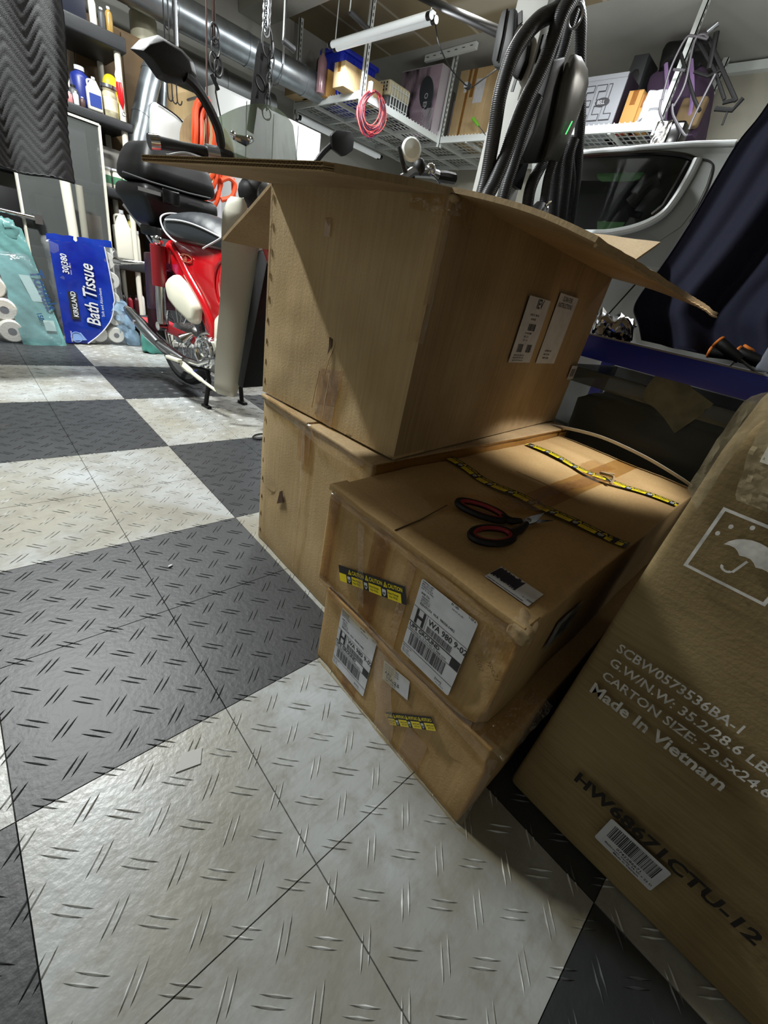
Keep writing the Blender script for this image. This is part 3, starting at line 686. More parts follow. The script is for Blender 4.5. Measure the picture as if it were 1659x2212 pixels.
part('blade', MB().poly([(.41,-2.745,SZ-.002),(.50,-2.735,SZ-.002),(.655,-2.83,SZ-.002),(.50,-2.79,SZ-.002),(.42,-2.785,SZ-.002)], (0,0,.006)), CHROME, t)
part('screw', MB().lathe([(.014,0),(.014,.008),(.008,.012)], piv+V(0,0,.012), (0,0,1), 12), STEEL, t)

# curved white strap
P = spline([(2.78,-1.62,1.40),(2.79,-1.75,1.445),(2.8,-2.0,1.49),(2.8,-2.3,1.515),(2.79,-2.7,1.49),(2.78,-3.05,1.43),(2.77,-3.16,1.4)], 8)
mb = MB()
def stf(u, v): x = u*(len(P)-1); i = min(int(x), len(P)-2); p = P[i].lerp(P[i+1], x-i); return p+V(-.035*v,0,.035*v-.01)
solo('plastic_strap', MB().sheet(stf, 48, 1, .004), mat('strap_white', (196,196,190), .4), 'arched white plastic strap at the far end of the parcel lid', 'strap')

# printed carton at the right
t = thing('cardboard_box', 'tall cardboard carton with white umbrella symbol and printed text, at the right', 'box', (.8,-4.4,0))
DF = dent([((.13,-3.42,2.4),.2,(.05,-.05,-.07)),((.13,-3.55,2.25),.12,(.02,0,0)),((.13,-3.7,2.3),.15,(.025,0,0))])
part('body', MB().rbox((.132,-5.45,.005),(1.2,0,0),(0,2.05,0),(0,0,2.395), .035, (10,24,26), lambda w_, p: w_+V(1,.3,.3)*N3(w_,1.8,31)*.016+V(1,0,0)*N3(w_,7,31)*.0012+DF(w_)), KRAFT_F, t, weld=True)
crumple([(.115,-3.41,2.0),(.12,-3.41,2.2),(.15,-3.44,2.36),(.16,-3.7,2.392),(.16,-4.2,2.397)], .09, t, 41, .012, lift=(-.7,.3,.7), side=(0,.7,.7), m=mat('torn_tape', (170,156,124), .3, alpha=.5, bump=.6, bscale=60))
crumple([(.125,-3.5,2.36),(.12,-3.52,2.2),(.118,-3.56,2.06)], .09, t, 42, .015, lift=(-1,0,0), side=(0,1,0), m=MATS['torn_tape'])
part('strap_stub', MB().poly([(.112,-3.5,2.3),(.112,-3.54,2.3),(.112,-3.535,2.2),(.112,-3.51,2.2)], (-.004,0,0)), OFFW, t)
f = flat((.108,-3.5,1.765), (0,-1,0), (0,0,1), (-1,0,0)); k = MB(); q = .258; s_ = .011
for a in ((0,0,q,s_),(0,q-s_,q,q),(0,s_,s_,q-s_),(q-s_,s_,q,q-s_)): rect(k, *a)
def up(x, y): c, s = math.cos(-.25), math.sin(-.25); return (.14+x*c-y*s, .098+x*s+y*c, .001)
top = [up(.085*math.cos(math.radians(a)), .02+.075*math.sin(math.radians(a))) for a in range(0,181,15)]
bot = [up(-.085+.17*i/12, .02+.012*abs(math.sin(math.pi*i/4))) for i in range(1,12)]
k.add(top+bot, [tuple(range(len(top)+len(bot)))])
stem = [up(x, y) for x, y in ((-.004,.02),(.004,.02),(.004,-.04),(-.004,-.04))]; k.add(stem, [(0,3,2,1)])
hk = [up(-.02+.02*math.cos(math.radians(a)), -.04-.016*math.sin(math.radians(a))) for a in range(0,181,20)]; hk2 = [up(-.02+.011*math.cos(math.radians(a)), -.04-.008*math.sin(math.radians(a))) for a in range(180,-1,-20)]
k.add(hk+hk2, [tuple(range(len(hk)+len(hk2)))])
for x, y in ((.05,.205),(.1,.23),(.16,.228),(.21,.215),(.03,.165)):
    k.add([(x+.007*math.cos(a_*math.pi/4), y+.009*math.sin(a_*math.pi/4), .001) for a_ in range(8)], [tuple(range(8))])
part('umbrella_symbol', mapped(k, f), PRINTW, t)
for tx, sz, y, z, sx_, m_, b_2 in (('SCBW0573536BA-1',.066,-3.475,1.268,.87,PRINTW,.015),('G.W/N.W: 35.2/28.6 LBS',.066,-3.48,1.185,.9,PRINTW,.015),('CARTON SIZE: 29.5x24.6x17.3 INCH',.066,-3.485,1.1,.9,PRINTW,.015),('Made In Vietnam',.088,-3.475,.992,.92,PRINTW,.025),('HW68671CTU-12',.104,-3.635,.455,1.0,PRINTK,.035)):
    k = MB(); k.text(tx, sz, (.106,y,z), (0,-1,0), (0,0,1), b_2, sx=sx_); part('lettering', k, m_, t)
f = flat((.106,-3.848,.238), (0,-1,0), (0,0,1), (-1,0,0)); sticker(t, f, .275, .195, r=.01); k = MB(); bars(k, .03, .25, .075, .175, .001, 11, 46)
k.text('0742286671', .024, (.09,.048,.001), (1,0,0), (0,1,0), .01); k.text('Bathroom Vanity 36 W x 22 D', .018, (.04,.03,.001), (1,0,0), (0,1,0), .01); k.text('Made in Vietnam', .018, (.09,.012,.001), (1,0,0), (0,1,0), .01)
part('lettering', mapped(k, f), INK, t)

# ------------------------------------------------------------------ shelving along the back
def bottle(name, label, cat, x, y, z, r, h, m, cap=None, capm=None, group=None, lab=None, square=False, neck=.4, n=16):
    t = thing(name, label, cat, (x,y,z), group)
    if square:
        part('body', MB().rbox((x-r,y-r*.8,z),(2*r,0,0),(0,1.6*r,0),(0,0,h*.82), r*.35, (2,2,2)), m, t, weld=True)
        part('neck', MB().lathe([(r*.8,h*.78),(r*neck,h*.9),(r*neck,h*.93)], (x,y,z), n=n), m, t)
    else: part('body', MB().lathe([(0,0),(r*.94,0),(r,h*.03),(r,h*.72),(r*.85,h*.8),(r*neck,h*.88),(r*neck,h*.93)], (x,y,z), n=n), m, t)
    part('cap', MB().lathe([(r*neck*1.2,h*.9),(r*neck*1.2,h),(0,h)], (x,y,z), n=n), capm or WHITE, t)
    if lab:
        if square: part('label_sheet', MB().box(x-r*.7,x+r*.7,y-r*.8-.006,y-r*.8-.002,z+h*.2,z+h*.6), lab, t)
        else: part('label_sheet', MB().lathe([(r*1.01,h*.2),(r*1.01,h*.6)], (x,y,z), n=n), lab, t)
    return t
def jug(label, x, y, z, w_, h, m, lm=None, capm=None):
    t = thing('jug', label, 'jug', (x,y,z)); d = w_*.6
    part('body', MB().rbox((x-w_/2,y-d/2,z),(w_,0,0),(0,d,0),(0,0,h*.7), w_*.15, (2,2,2)), m, t, weld=True)
    part('shoulder', MB().hexa([(x-w_*.46,y-d*.42,z+h*.66),(x+w_*.46,y-d*.42,z+h*.66),(x+w_*.46,y+d*.42,z+h*.66),(x-w_*.46,y+d*.42,z+h*.66)],[(x-w_*.1,y-d*.15,z+h*.93),(x+w_*.22,y-d*.15,z+h*.93),(x+w_*.22,y+d*.15,z+h*.93),(x-w_*.1,y+d*.15,z+h*.93)]), m, t, bevel=.02)
    part('handle', MB().tube(spline([(x-w_*.35,y,z+h*.62),(x-w_*.38,y,z+h*.85),(x-w_*.1,y,z+h*.9)],5), w_*.06, 8), m, t)
    part('cap', MB().cyl((x+w_*.06,y,z+h*.93),(x+w_*.06,y,z+h), w_*.13), capm or WHITE, t)
    if lm: part('label_sheet', MB().box(x-w_*.4,x+w_*.4,y-d/2-.006,y-d/2-.002,z+h*.12,z+h*.5), lm, t)
    return t
def carton(label, x0, x1, y0, y1, z0, z1, m=None, rz=0, name='cardboard_box', seam=True, group=None):
    c = V((x0+x1)/2,(y0+y1)/2,z0); t = thing(name, label, 'box', c, group); M_ = Matrix.Translation(c) @ Matrix.Rotation(rz,4,'Z') @ Matrix.Translation(-c)
    part('body', MB().box(x0,x1,y0,y1,z0,z1-.012,M_), m or KRAFT, t, bevel=.008)
    ym = (y0+y1)/2
    part('top_flap', MB().box(x0,x1,y0,ym-.004,z1-.012,z1,M_), m or KRAFT, t); part('top_flap', MB().box(x0,x1,ym+.004,y1,z1-.012,z1,M_), m or KRAFT, t)
    if seam: part('packing_tape', MB().box(x0-.003,x1+.003,ym-.06,ym+.06,z1,z1+.003,M_).box(x0-.004,x0-.001,ym-.06,ym+.06,z0+(z1-z0)*.6,z1,M_), TAPE_T, t)
    return t
SX0, SX1, SY0, SY1 = -3.6, 1.74, 8.42, 9.9
t = thing('storage_shelf', 'tall shelving unit with black shelves and white posts against the back', 'shelf', (-.9,9.15,0)); SHELF = t
SZ_ = ((.42,.6),(1.53,1.73),(2.88,3.04),(4.05,4.2),(5.22,5.44))
SHM = mat('shelf_black', (34,36,38), .5, bump=.15, bscale=200)
for a, b in SZ_: part('shelf_board', MB().rbox((SX0,SY0,a),(SX1-SX0,0,0),(0,SY1-SY0,0),(0,0,b-a), .03, (4,2,1)), SHM, t, weld=True)
for x in (SX0+.08, -1.0, SX1-.14):
    for y in (SY0+.12, SY1-.12):
        for q in range(5):
            z0 = 0 if q == 0 else SZ_[q-1][1]; part('post', MB().cyl((x,y,z0),(x,y,SZ_[q][0]), .055, 12), OFFW, t)
Z1_, Z2_, Z3_, Z4_, Z5_ = [b for a, b in SZ_]
ZB = Z4_
bottle('bottle', 'round dark blue jug on the fourth shelf', 'jug', .98, 8.75, ZB, .17, .62, mat('dark_blue_plastic',(24,38,110),.4), lab=None)
jug('white square jug with blue label on the fourth shelf', 1.12, 8.5, ZB-.001, .24, .5, OFFW, mat('blue_label',(40,60,130),.4))
bottle('paint_can', 'old paint can with drips on the fourth shelf, right end', 'can', 1.4, 8.56, ZB, .125, .48, mat('can_cream',(190,182,150),.5,var=.3,vscale=30), neck=.92, capm=STEEL, lab=mat('can_label',(205,198,170),.5))
t = thing('cordless_sander', 'yellow power tool standing at the right end of the fourth shelf', 'tool', (1.55,8.95,ZB))
part('body', MB().ell((1.55,8.95,ZB+.55),(.13,0,.1),(0,.1,0),(-.08,0,.16)), YELP, t); part('handle', MB().tube(spline([(1.6,8.95,ZB+.5),(1.68,8.95,ZB+.3),(1.68,8.95,ZB+.02)],6), [.07]*13, 10), YELP, t); part('motor', MB().cyl((1.42,8.9,ZB+.45),(1.42,8.9,ZB), .07), BLACKP, t)
t = thing('fishing_lure', 'red and white float hanging on the white shelf post', 'float', (1.55,8.36,4.3))
part('body', MB().lathe([(0,0),(.05,.12),(.06,.3),(.04,.42),(0,.44)], (1.56,8.35,4.35), (-.08,0,1), 12), mat('lure_red',(190,24,30),.3), t); part('tip', MB().lathe([(.045,0),(.05,.1),(.02,.18),(0,.2)], (1.53,8.35,4.75), (-.08,0,1), 12), WHITE, t); part('hook', MB().torus((1.57,8.35,4.3),.03,.008,(0,1,0)), STEEL, t)
for i, (x, h, col, nm) in enumerate(((.62,.2,(120,60,60),'small pink capped bottle'),(.72,.16,(180,120,120),'small pale pink tub'),(.82,.2,(200,200,205),'small white spray bottle'),(.92,.15,(70,50,46),'small brown bottle'))):
    bottle('bottle', nm+' at the front of the fourth shelf', 'bottle', x, 8.52, ZB, .045, h, mat('bt%d'%i if 0 else nm.replace(' ','_'), col, .4))
bottle('bottle', 'white round bottle at the left of the fourth shelf beside the blanket', 'bottle', .72, 8.85, ZB, .11, .5, OFFW)
bottle('bottle', 'dark squat jar beside the blue jug on the fourth shelf', 'jar', .82, 8.66, ZB, .09, .3, DGREY, capm=BLACKP)
carton('dark navy plastic case on the top shelf', .55, 1.15, 8.5, 9.2, Z5_, 6.3, mat('navy_case',(22,26,40),.4), name='storage_case', seam=False)
for i, (x, h, m_) in enumerate(((1.28,.42,OFFW),(1.42,.3,DGREY),(1.54,.36,mat('amber',(150,120,60),.3)))):
    bottle('bottle', ('white bottle','dark grey bottle','amber bottle')[i]+' on the top shelf beside the navy case', 'bottle', x, 8.62, Z5_, .06, h, m_, capm=WHITE)
# third shelf
for i, x in enumerate((1.2,1.4,1.58)):
    bottle('tub', ('white lidded tub with green label, left one on the third shelf','white lidded tub with green label, middle one on the third shelf','white lidded tub with green label, right one on the third shelf')[i], 'tub', x, 8.62, Z3_, .085, .34, OFFW, neck=.95, lab=mat('green_label',(70,120,90),.4))
carton('grey cardboard carton standing on the third shelf behind the tubs', 1.15, 1.65, 8.85, 9.5, Z3_, Z3_+.7, mat('grey_card',(120,118,112),.8))
# second shelf
jug('tall white jug with folded shoulders on the second shelf', 1.38, 8.6, Z2_, .34, .95, OFFW)
bottle('bottle', 'yellow crumpled bag-like bottle behind the white jug on the second shelf', 'bottle', 1.6, 8.8, Z2_, .1, .9, mat('mustard',(170,158,40),.5))
bottle('bottle', 'slim white bottle at the right end of the second shelf', 'bottle', 1.66, 8.58, Z2_, .055, .62, OFFW, neck=.7)
carton('brown carton with white seal label on the second shelf behind the screen', .68, 1.0, 8.6, 9.1, Z2_, Z2_+.75, mat('drab_card',(110,92,74),.8))
carton('pale yellow carton on the second shelf behind the screen', .72, 1.05, 9.15, 9.6, Z2_, Z2_+1.1, mat('pale_card',(160,154,110),.8))
for i, x in enumerate((-2.9,-2.0,-.9,-.1)):
    carton(('black storage tote at the far left of the second shelf','black storage tote second from the left on the second shelf','black storage tote third from the left on the second shelf','black storage tote beside the screen on the second shelf')[i], x, x+.7, 8.55, 9.6, Z2_, Z2_+.9, BLACKP, name='storage_tote', seam=False)
for i, x in enumerate((-2.9,-1.9,-.8,.1)):
    carton(('dark grey storage tote at the far left of the third shelf','dark grey storage tote second from the left on the third shelf','dark grey storage tote third from the left on the third shelf','dark grey storage tote behind the quilted blanket edge on the third shelf')[i], x, x+.8, 8.55, 9.6, Z3_, Z3_+.85, DGREY, name='storage_tote', seam=False)
# lowest shelves
for i, (x, h, col, nm) in enumerate(((1.25,.45,(30,24,26),'black spray can'),(1.38,.4,(150,40,52),'red spray can'),(1.52,.42,(60,20,26),'dark maroon spray can'),(1.64,.5,(205,205,200),'white spray can'))):
    bottle('spray_can', nm+' on the lowest shelf under the white jug', 'can', x, 8.56, Z1_, .06, h, mat(nm.replace(' ','_'), col, .35), capm=BLACKP)
t = thing('metal_rail', 'chrome rail crossing the black shelving at the left edge', 'rail', (-.5,8.3,2.2))
part('rail', MB().cyl((-1.6,8.3,2.26),(-.14,8.3,2.2), .045), CHROME, t); part('end_clamp', MB().box(-.2,-.08,8.25,8.41,2.12,2.28), STEEL, t)
# window screen leaning in front, two white pipes
t = thing('window_screen', 'grey insect screen in a white frame leaning on the shelves', 'screen', (.4,8.36,0))
a, b, c, d = V(-.42,8.36,.02), V(1.02,8.36,.02), V(1.12,8.4,4.0), V(-.3,8.4,4.03)
for p, q in ((a,b),(b,c),(c,d),(d,a)): part('frame_bar', MB().beam(p, q, .05, .035), OFFW, t)
part('mesh', MB().poly([a,b,c,d], (0,.004,0)), mat('screen_mesh', (88,92,90), .8, alpha=.38), t)
for i, (u1,v1,u2,v2,y_,rr,m_) in enumerate(((140,392,168,560,7.98,.085,OFFW),(170,400,190,560,8.02,.06,mat('pipe_grey',(140,138,126),.5)))):
    p, q = PY(u1,v1,y_), PY(u2,v2,y_); d = (q-p)*1.0; k_ = (0.02-p.z)/(q.z-p.z); q = p+d*k_
    solo('plastic_pipe', MB().cyl(p, q, rr), m_, ('white plastic pipe leaning behind the blue tissue pack','greyish plastic pipe leaning behind the blue tissue pack')[i], 'pipe')
p, q = PY(268,440,7.5), PY(328,515,7.3); q = p+(q-p)*((.06-p.z)/(q.z-p.z))
solo('aluminium_tube', MB().cyl(p, q, .05), ALU, 'pale metal tube slanting between white jug and scooter', 'tube')

# ------------------------------------------------------------------ paper packs on the floor
t = thing('bath_tissue_pack', 'blue bath tissue pack in clear wrap on the floor by the shelves', 'tissue pack', (.45,8.0,0))
BL_, BR_, TR_, TL_ = V(-.13,7.80,.02), V(1.06,7.80,.05), V(1.0,7.92,1.96), V(-.1,7.92,1.9)
fx = lambda u, v: BL_.lerp(BR_, u).lerp(TL_.lerp(TR_, u), v)
for r_ in range(5):
    for c_ in range(3):
        z = .22+.37*r_; x = .12+.34*c_+ (.04 if r_%2 else 0); y0 = 7.83+.055*z
        part('tissue_roll', MB().lathe([(.055,0),(.15,0),(.168,.02),(.168,.38),(.15,.4),(.055,.4)], (x+.05,y0,z), (0,1,.03), 18), PAPERR, t)
        if c_ == 2: part('roll_core', MB().lathe([(.054,-.004),(.05,.1),(0,.1)], (x+.05,y0,z), (0,1,.03), 12), mat('core_grey',(92,92,96),.8), t)
def bfn(u, v):
    q = min(1, .84+.03*math.sin(v*3)) if v > .45 else (.84-.52*((.45-v)/.45)**2)
    p = fx(u*q, v); return p+V(0,-.035-.03*math.sin(math.pi*v)*math.sin(math.pi*u)+.012*N3(p,5,3),0)
part('printed_film', MB().grid(bfn, 24, 30), PBLUE, t)
part('white_edge', MB().tube([bfn(1, k/30)+V(.008,-.004,0) for k in range(31)], .012, 6), WHITE, t)
part('film', MB().rbox((-.17,7.79,.0),(1.26,0,0),(0,.42,0),(0,0,1.97), .12, (8,4,12), lambda w_, p: w_+V(1,1,.3)*N3(w_,4,8)*.05+V(0,.055*w_.z,0)), FILM, t, weld=True)
part('seam_film', MB().sheet(lambda u, v: fx(-.02+1.0*u, 1.0+.06*v)+V(0,-.03+.02*N3((u*12,v,0),1,2),.02*N3((u*9,v,3),1,1)), 20, 2, .004), PBLUE, t)
fb = lambda x, z, d=.07: fx(x, z)+V(0,-d-.005,0)
def ftx(s_, size, u0, v0, bold, m_, sl=0, sx=1, d=.07, nm='lettering'):
    o = fb(u0, v0, d); k = MB(); k.text(s_, size, o, TL_-BL_, BL_-BR_, bold, slant=sl, sx=sx); return part(nm, k, m_, t)
ftx('Bath Tissue', .34, .565, .19, .035, mat('navy_outline',(10,20,84),.4), .35, .74, .085, 'lettering_outline'); ftx('Bath Tissue', .34, .565, .195, .014, WHITE, .35, .74, .095)
ftx('Soft and Absorbent', .075, .66, .3, 0, WHITE, 0, .95, .085); ftx('30|380', .15, .22, .7, .02, WHITE, .2, .85, .06); ftx('ROLLS   SHEETS', .03, .26, .7, 0, WHITE, 0, 1, .06)
o = fb(.27,.26,.075); k = MB(); up_ = (TL_-BL_).normalized(); lf = (BL_-BR_).normalized(); k.add([o,o+up_*.52,o+up_*.52+lf*.15,o+lf*.15], [(0,1,2,3)]); part('name_patch', k, INK, t)
ftx('KIRKLAND', .12, .25, .28, .02, WHITE, .15, .84, .085)
k = MB(); k.torus(fx(.17,.07)+V(0,-.07,0), .1, .008, (0,1,0)); k.add([fx(a_,b_)+V(0,-.07,0) for a_, b_ in ((.1,.03),(.32,.04),(.24,.12),(.12,.11))], [(3,2,1,0)]); part('badge', k, mat('badge_blue',(120,150,200),.4), t)
ftx('100% Recycled', .04, .1, .02, .01, WHITE, 0, .9, .09)
t = thing('paper_towel_pack', 'teal wrapped paper roll pack with knotted top on the floor, left edge', 'paper pack', (-.7,7.9,0))
A0, B0_, C0, D0_ = V(-1.5,7.7,.0), V(-.15,7.7,.0), V(-.46,8.15,2.0), V(-1.25,8.15,2.0)
def tf(u, v):
    p = A0.lerp(B0_, u).lerp(D0_.lerp(C0, u), v); return p+V(0,-.05*math.sin(math.pi*u)-.02+.05*N3((u*3,v*14+u*8,0),1,4)*.6,0)
for i, (x, z, r_) in enumerate(((-.98,.22,.21),(-1.02,.6,.2),(-1.1,.98,.19),(-1.38,.25,.2),(-1.4,.62,.2))):
    part('paper_roll', MB().lathe([(.07,0),(r_*.88,0),(r_,.03),(r_,.4),(.07,.4)], (x,7.6+.06*z,z), (0,1,.1), 20), PAPERR, t); part('roll_core', MB().lathe([(.069,-.003),(.06,.12),(0,.12)], (x,7.6+.06*z,z), (0,1,.1), 12), mat('core_grey'), t)
def tf2(u, v): return tf(.44+.56*u-.0*v, v)+V(0,-.12,0)
part('printed_film', MB().sheet(lambda u, v: tf(.47+.53*u+.0, v)+V(-.12*v*(1-u),-.1,0), 20, 40, .006), TEAL, t, sharp=60)
part('film', MB().rbox((-1.62,7.5,.0),(1.45,0,0),(0,.6,0),(0,0,1.6), .15, (8,4,12), lambda w_, p: w_+V(1,1,.3)*N3(w_,4,18)*.05+V(.16*w_.z*-(p.x-.7)/.7*.8,.2*w_.z,0)), FILM, t, weld=True)
part('knot', MB().rbox((-1.3,7.95,1.7),(.8,0,0),(0,.3,0),(0,0,.42), .13, (8,4,6), lambda w_, p: w_+V(1,.6,.8)*N3(w_,9,5)*.09), TEAL, t, weld=True)
sc_ = mat('teal_print',(30,60,100),.4)
for s_, size, u0, v0, m_ in (('Towels',.3,.84,.66,sc_),('150',.12,.74,.3,sc_)):
    o = tf(u0, v0)+V(0,-.16,0); k = MB(); dd = (tf(.95,.1)-tf(.8,.9)).normalized(); k.text(s_, size, o, dd, V(dd.z*-1,0,dd.x)*1, .02, sx=.8); part('lettering', k, m_, t)
k = MB(); o = tf(.66,.62)+V(0,-.16,0); k.add([o,o+V(.16,0,0),o+V(.3,-.02,-.45),o+V(.13,-.02,-.45)], [(3,2,1,0)]); part('label_sheet', k, mat('soft_label',(176,200,196),.5), t)
k = MB(); o = tf(.8,.14)+V(0,-.14,0); k.add([o,o+V(.17,0,0),o+V(.15,0,.2),o+V(-.02,0,.2)], [(0,1,2,3)]); part('label_sheet', k, mat('soft_label'), t)
t = thing('plastic_bag', 'crumpled pale blue plastic bag beside the blue tissue pack', 'bag', (1.15,7.95,0)); part('body', MB().rbox((1.0,7.8,0),(.38,0,0),(0,.4,0),(0,0,.95), .1, (5,5,8), lambda w_, p: w_+V(1,1,.5)*N3(w_,7,2)*.09-V(.25*w_.z,0,0)), mat('bag_film',(150,180,205),.15,alpha=.6,bump=.8,bscale=30), t, weld=True)
t = thing('plastic_jug', 'green and clear plastic jug on the floor behind the exhaust pipe', 'jug', (1.45,7.3,0)); part('body', MB().rbox((1.22,7.1,0),(.5,0,0),(0,.35,0),(0,0,.4), .08, (4,3,3), lambda w_, p: w_+V(1,1,1)*N3(w_,7,2)*.04), mat('sea_green',(70,140,128),.25,bump=.4,bscale=20), t, weld=True); part('neck', MB().cyl((1.35,7.25,.38),(1.35,7.25,.5),.06), mat('sea_green'), t)
t = thing('toolbox', 'low red and grey plastic toolbox on the floor behind the exhaust', 'toolbox', (1.75,7.7,0)); part('body', MB().box(1.4,2.0,7.6,8.1,0,.5), OFFW, t, bevel=.02); part('lid', MB().box(1.36,2.04,7.56,8.14,.5,.62), mat('pink_red',(190,50,62),.4), t, bevel=.03); part('handle', MB().tube([(1.55,7.85,.6),(1.55,7.85,.7),(1.85,7.85,.7),(1.85,7.85,.6)], .02, 6), BLACKP, t)

# ------------------------------------------------------------------ the red scooter
O_ = V(1.45,3.5,0); F_ = V(.155,-.988,0).normalized(); R_ = V(F_.y,-F_.x,0)
def S(s, t_, z): return O_+F_*s+R_*t_+V(0,0,z)
t = thing('motor_scooter', 'red step-through motor scooter with cream covers on its centre stand', 'motor scooter', tuple(O_)); SCO = t
for s, z in ((-1.25,.95),(2.75,.93)):
    whl = part('wheel', MB().torus(S(s,0,z), .80, .105, R_, 40, 10), RUBBER, t)
    part('rim', MB().torus(S(s,0,z), .69, .035, R_, 36, 8), CHROME, whl); part('hub', MB().cyl(S(s,-.14,z), S(s,.14,z), .17, 20), ALU, whl)
    for k in range(24):
        a_ = 2*math.pi*k/24; d = F_*math.cos(a_)+V(0,0,math.sin(a_)); part('spoke', MB().tube([S(s,.08*(-1)**k,z)+d*.16, S(s,0,z)+d*.68], .006, 4), CHROME, whl)
def fend(s, z, a0, a1, R, w_, m_, nm='fender'):
    def fn(u, v):
        a_ = math.radians(a0+(a1-a0)*u); k = (v-.5)*2; rr = R-.07*k*k; return S(s,0,z)+F_*rr*math.cos(a_)+V(0,0,rr*math.sin(a_))+R_*w_*k
    return part(nm, MB().sheet(fn, 24, 8, .01), m_, t)
fend(-1.25,.95,55,205,1.03,.2,mat('tail_purple',(86,30,52),.3)); fend(2.75,.93,-5,140,1.02,.18,RED)
def prof(pts, t0, t1, m_, nm, bevel=.05, lab=None, tp=0):
    n_ = [S(s,t0,z) for s, z in pts]; o_2 = [S(s*(1-tp)+tp*sum(p[0] for p in pts)/len(pts),t1,z*(1-tp)+tp*sum(p[1] for p in pts)/len(pts)) for s, z in pts]
    k = len(pts); mb = MB(); mb.add(n_+o_2, [tuple(range(k)), tuple(range(k,2*k))[::-1]]+[(i,k+i,k+(i+1)%k,(i+1)%k) for i in range(k)])
    return part(nm, mb, m_, t, lab, bevel=bevel, sharp=50)
body = [(-1.28,1.98),(-1.2,2.28),(-.95,2.42),(.45,2.42),(.7,2.2),(.78,1.6),(.7,1.12),(.3,1.02),(-.12,1.14),(-.35,1.42),(-.75,1.72)]
bo = prof(body, -.26, .26, RED, 'body_shell', .07)
def rib(u, v):
    P_ = [(-1.25,2.18),(-.98,2.2),(-.62,1.98),(-.2,1.66),(.02,1.35),(-.02,1.05)]; x = u*5; i = min(int(x),4); f_ = x-i
    s = P_[i][0]*(1-f_)+P_[i+1][0]*f_; z = P_[i][1]*(1-f_)+P_[i+1][1]*f_; return S(s,.24,z)
part('shell_ridge', MB().tube(spline([S(s,.225,z) for s, z in ((-1.22,2.05),(-1.12,2.28),(-.9,2.2),(-.6,1.93),(-.2,1.62),(.06,1.3),(.06,1.05))],7), .085, 12), RED, bo)
part('shell_hollow', MB().ell(S(.42,.22,1.95),F_*.24,R_*.08,V(0,0,.36),20,12), RED, bo); part('shell_hollow_rim', MB().torus(S(.42,.265,1.95),.27,.018,R_,30,8,1,1.2,F_), RED, bo)
k = MB(); k.torus(S(-.62,.275,2.17), .085, .008, R_, 24, 6, 2.0, .6, F_); k.text('Cub', .1, S(-.73,.28,2.14), F_, (0,0,1), .02, sx=.9); part('emblem', k, mat('emblem_gold',(220,150,120),.3,.6), bo)
part('bolt', MB().cyl(S(.45,.26,1.3), S(.45,.29,1.3), .03, 10), CHROME, bo)
cov = [(-1.14,1.74),(-1.0,1.86),(-.82,1.94),(-.55,1.84),(-.15,1.55),(-.2,1.3),(-.34,1.24),(-.75,1.36),(-1.06,1.5)]
prof(cov, .26, .42, CREAM, 'side_cover', .06, 'cream side cover', .12); prof(cov, -.26, -.42, CREAM, 'side_cover', .06, 'cream side cover', .12)
prof([(.18,1.02),(.2,1.45),(.5,1.7),(.75,1.6),(.7,1.0)], .24, .33, CREAM, 'front_side_cover', .04, 'cream front side cover')
# seat
def seatd(w_, p):
    s = (w_-O_).dot(F_); tt = (w_-O_).dot(R_); z = w_.z; k = min(1, max(0, (s+1.05)/1.6))
    w2 = 1-.35*k**2; dz = .1*math.sin(math.pi*min(1,k*1.1))-.09*k-.03
    top = max(0, (z-2.5)/.25)
    q = O_+F_*s+R_*tt*w2+V(0,0,z+dz*top-.1*top*(tt/.42)**2)
    if top > .3: q += V(0,0,-.014*(abs(math.sin(s*11-abs(tt)*4)) < .22))
    return q
se = part('seat', MB().rbox(S(-1.05,-.42,2.38),F_*1.6,R_*.84,(0,0,.4), .12, (26,10,4), seatd), SEATM, t, weld=True, sharp=60)
pp = []
for k in range(29):
    s = -1.05+1.6*k/28; tt = .42*min(1, (k/28*8)**.5 if k < 4 else 1); kk = (s+1.05)/1.6; dz = .1*math.sin(math.pi*min(1,kk*1.1))-.09*kk-.03; pp.append(S(s,.43*(1-.35*kk**2)*min(1,.25+k*.25),2.68+dz*.7-.06+.0))
for sg in (1,-1): part('piping', MB().tube([p-R_*((p-O_).dot(R_))*(0 if sg > 0 else 2) for p in pp], .012, 6), PIPING, se)
part('piping', MB().tube(spline([S(-1.06,.0,2.75),S(-1.08,.25,2.72),S(-1.06,.4,2.64),S(-.95,.43,2.5),S(-.75,.43,2.4),S(-.6,.42,2.36)],6), .012, 6), PIPING, se)
part('piping', MB().tube(spline([S(.52,.3,2.6),S(.35,.34,2.5),S(.15,.38,2.4),S(.05,.38,2.36)],6), .012, 6), PIPING, se)
# rear shocks, swing arm, exhaust, engine
for sg in (1,-1):
    sh = part('shock_absorber', MB().cyl(S(-1.2,.42*sg,1.68), S(-1.18,.42*sg,2.26), .11, 18), REDD, t)
    part('lower_tube', MB().cyl(S(-1.22,.42*sg,1.1), S(-1.2,.42*sg,1.7), .075, 14), CHROME, sh); part('top_nut', MB().ell(S(-1.17,.42*sg,2.32),F_*.08,R_*.08,V(0,0,.08),10,8), CHROME, sh); part('bottom_nut', MB().cyl(S(-1.22,.36*sg,1.05), S(-1.22,.5*sg,1.05), .07, 12), CHROME, sh)
    part('swing_arm', MB().beam(S(-1.3,.33*sg,1.02), S(-.2,.3*sg,1.0), .07, .13, ), REDD, t, bevel=.02)
ex = part('muffler', MB().tube([S(-2.35,.5,1.12),S(-2.2,.5,1.08),S(-1.5,.5,.85),S(-1.0,.48,.72),S(-.5,.45,.66),S(-.1,.4,.7),S(.2,.35,.85)], [.05,.085,.11,.1,.07,.05,.05], 16), CHROME, t)
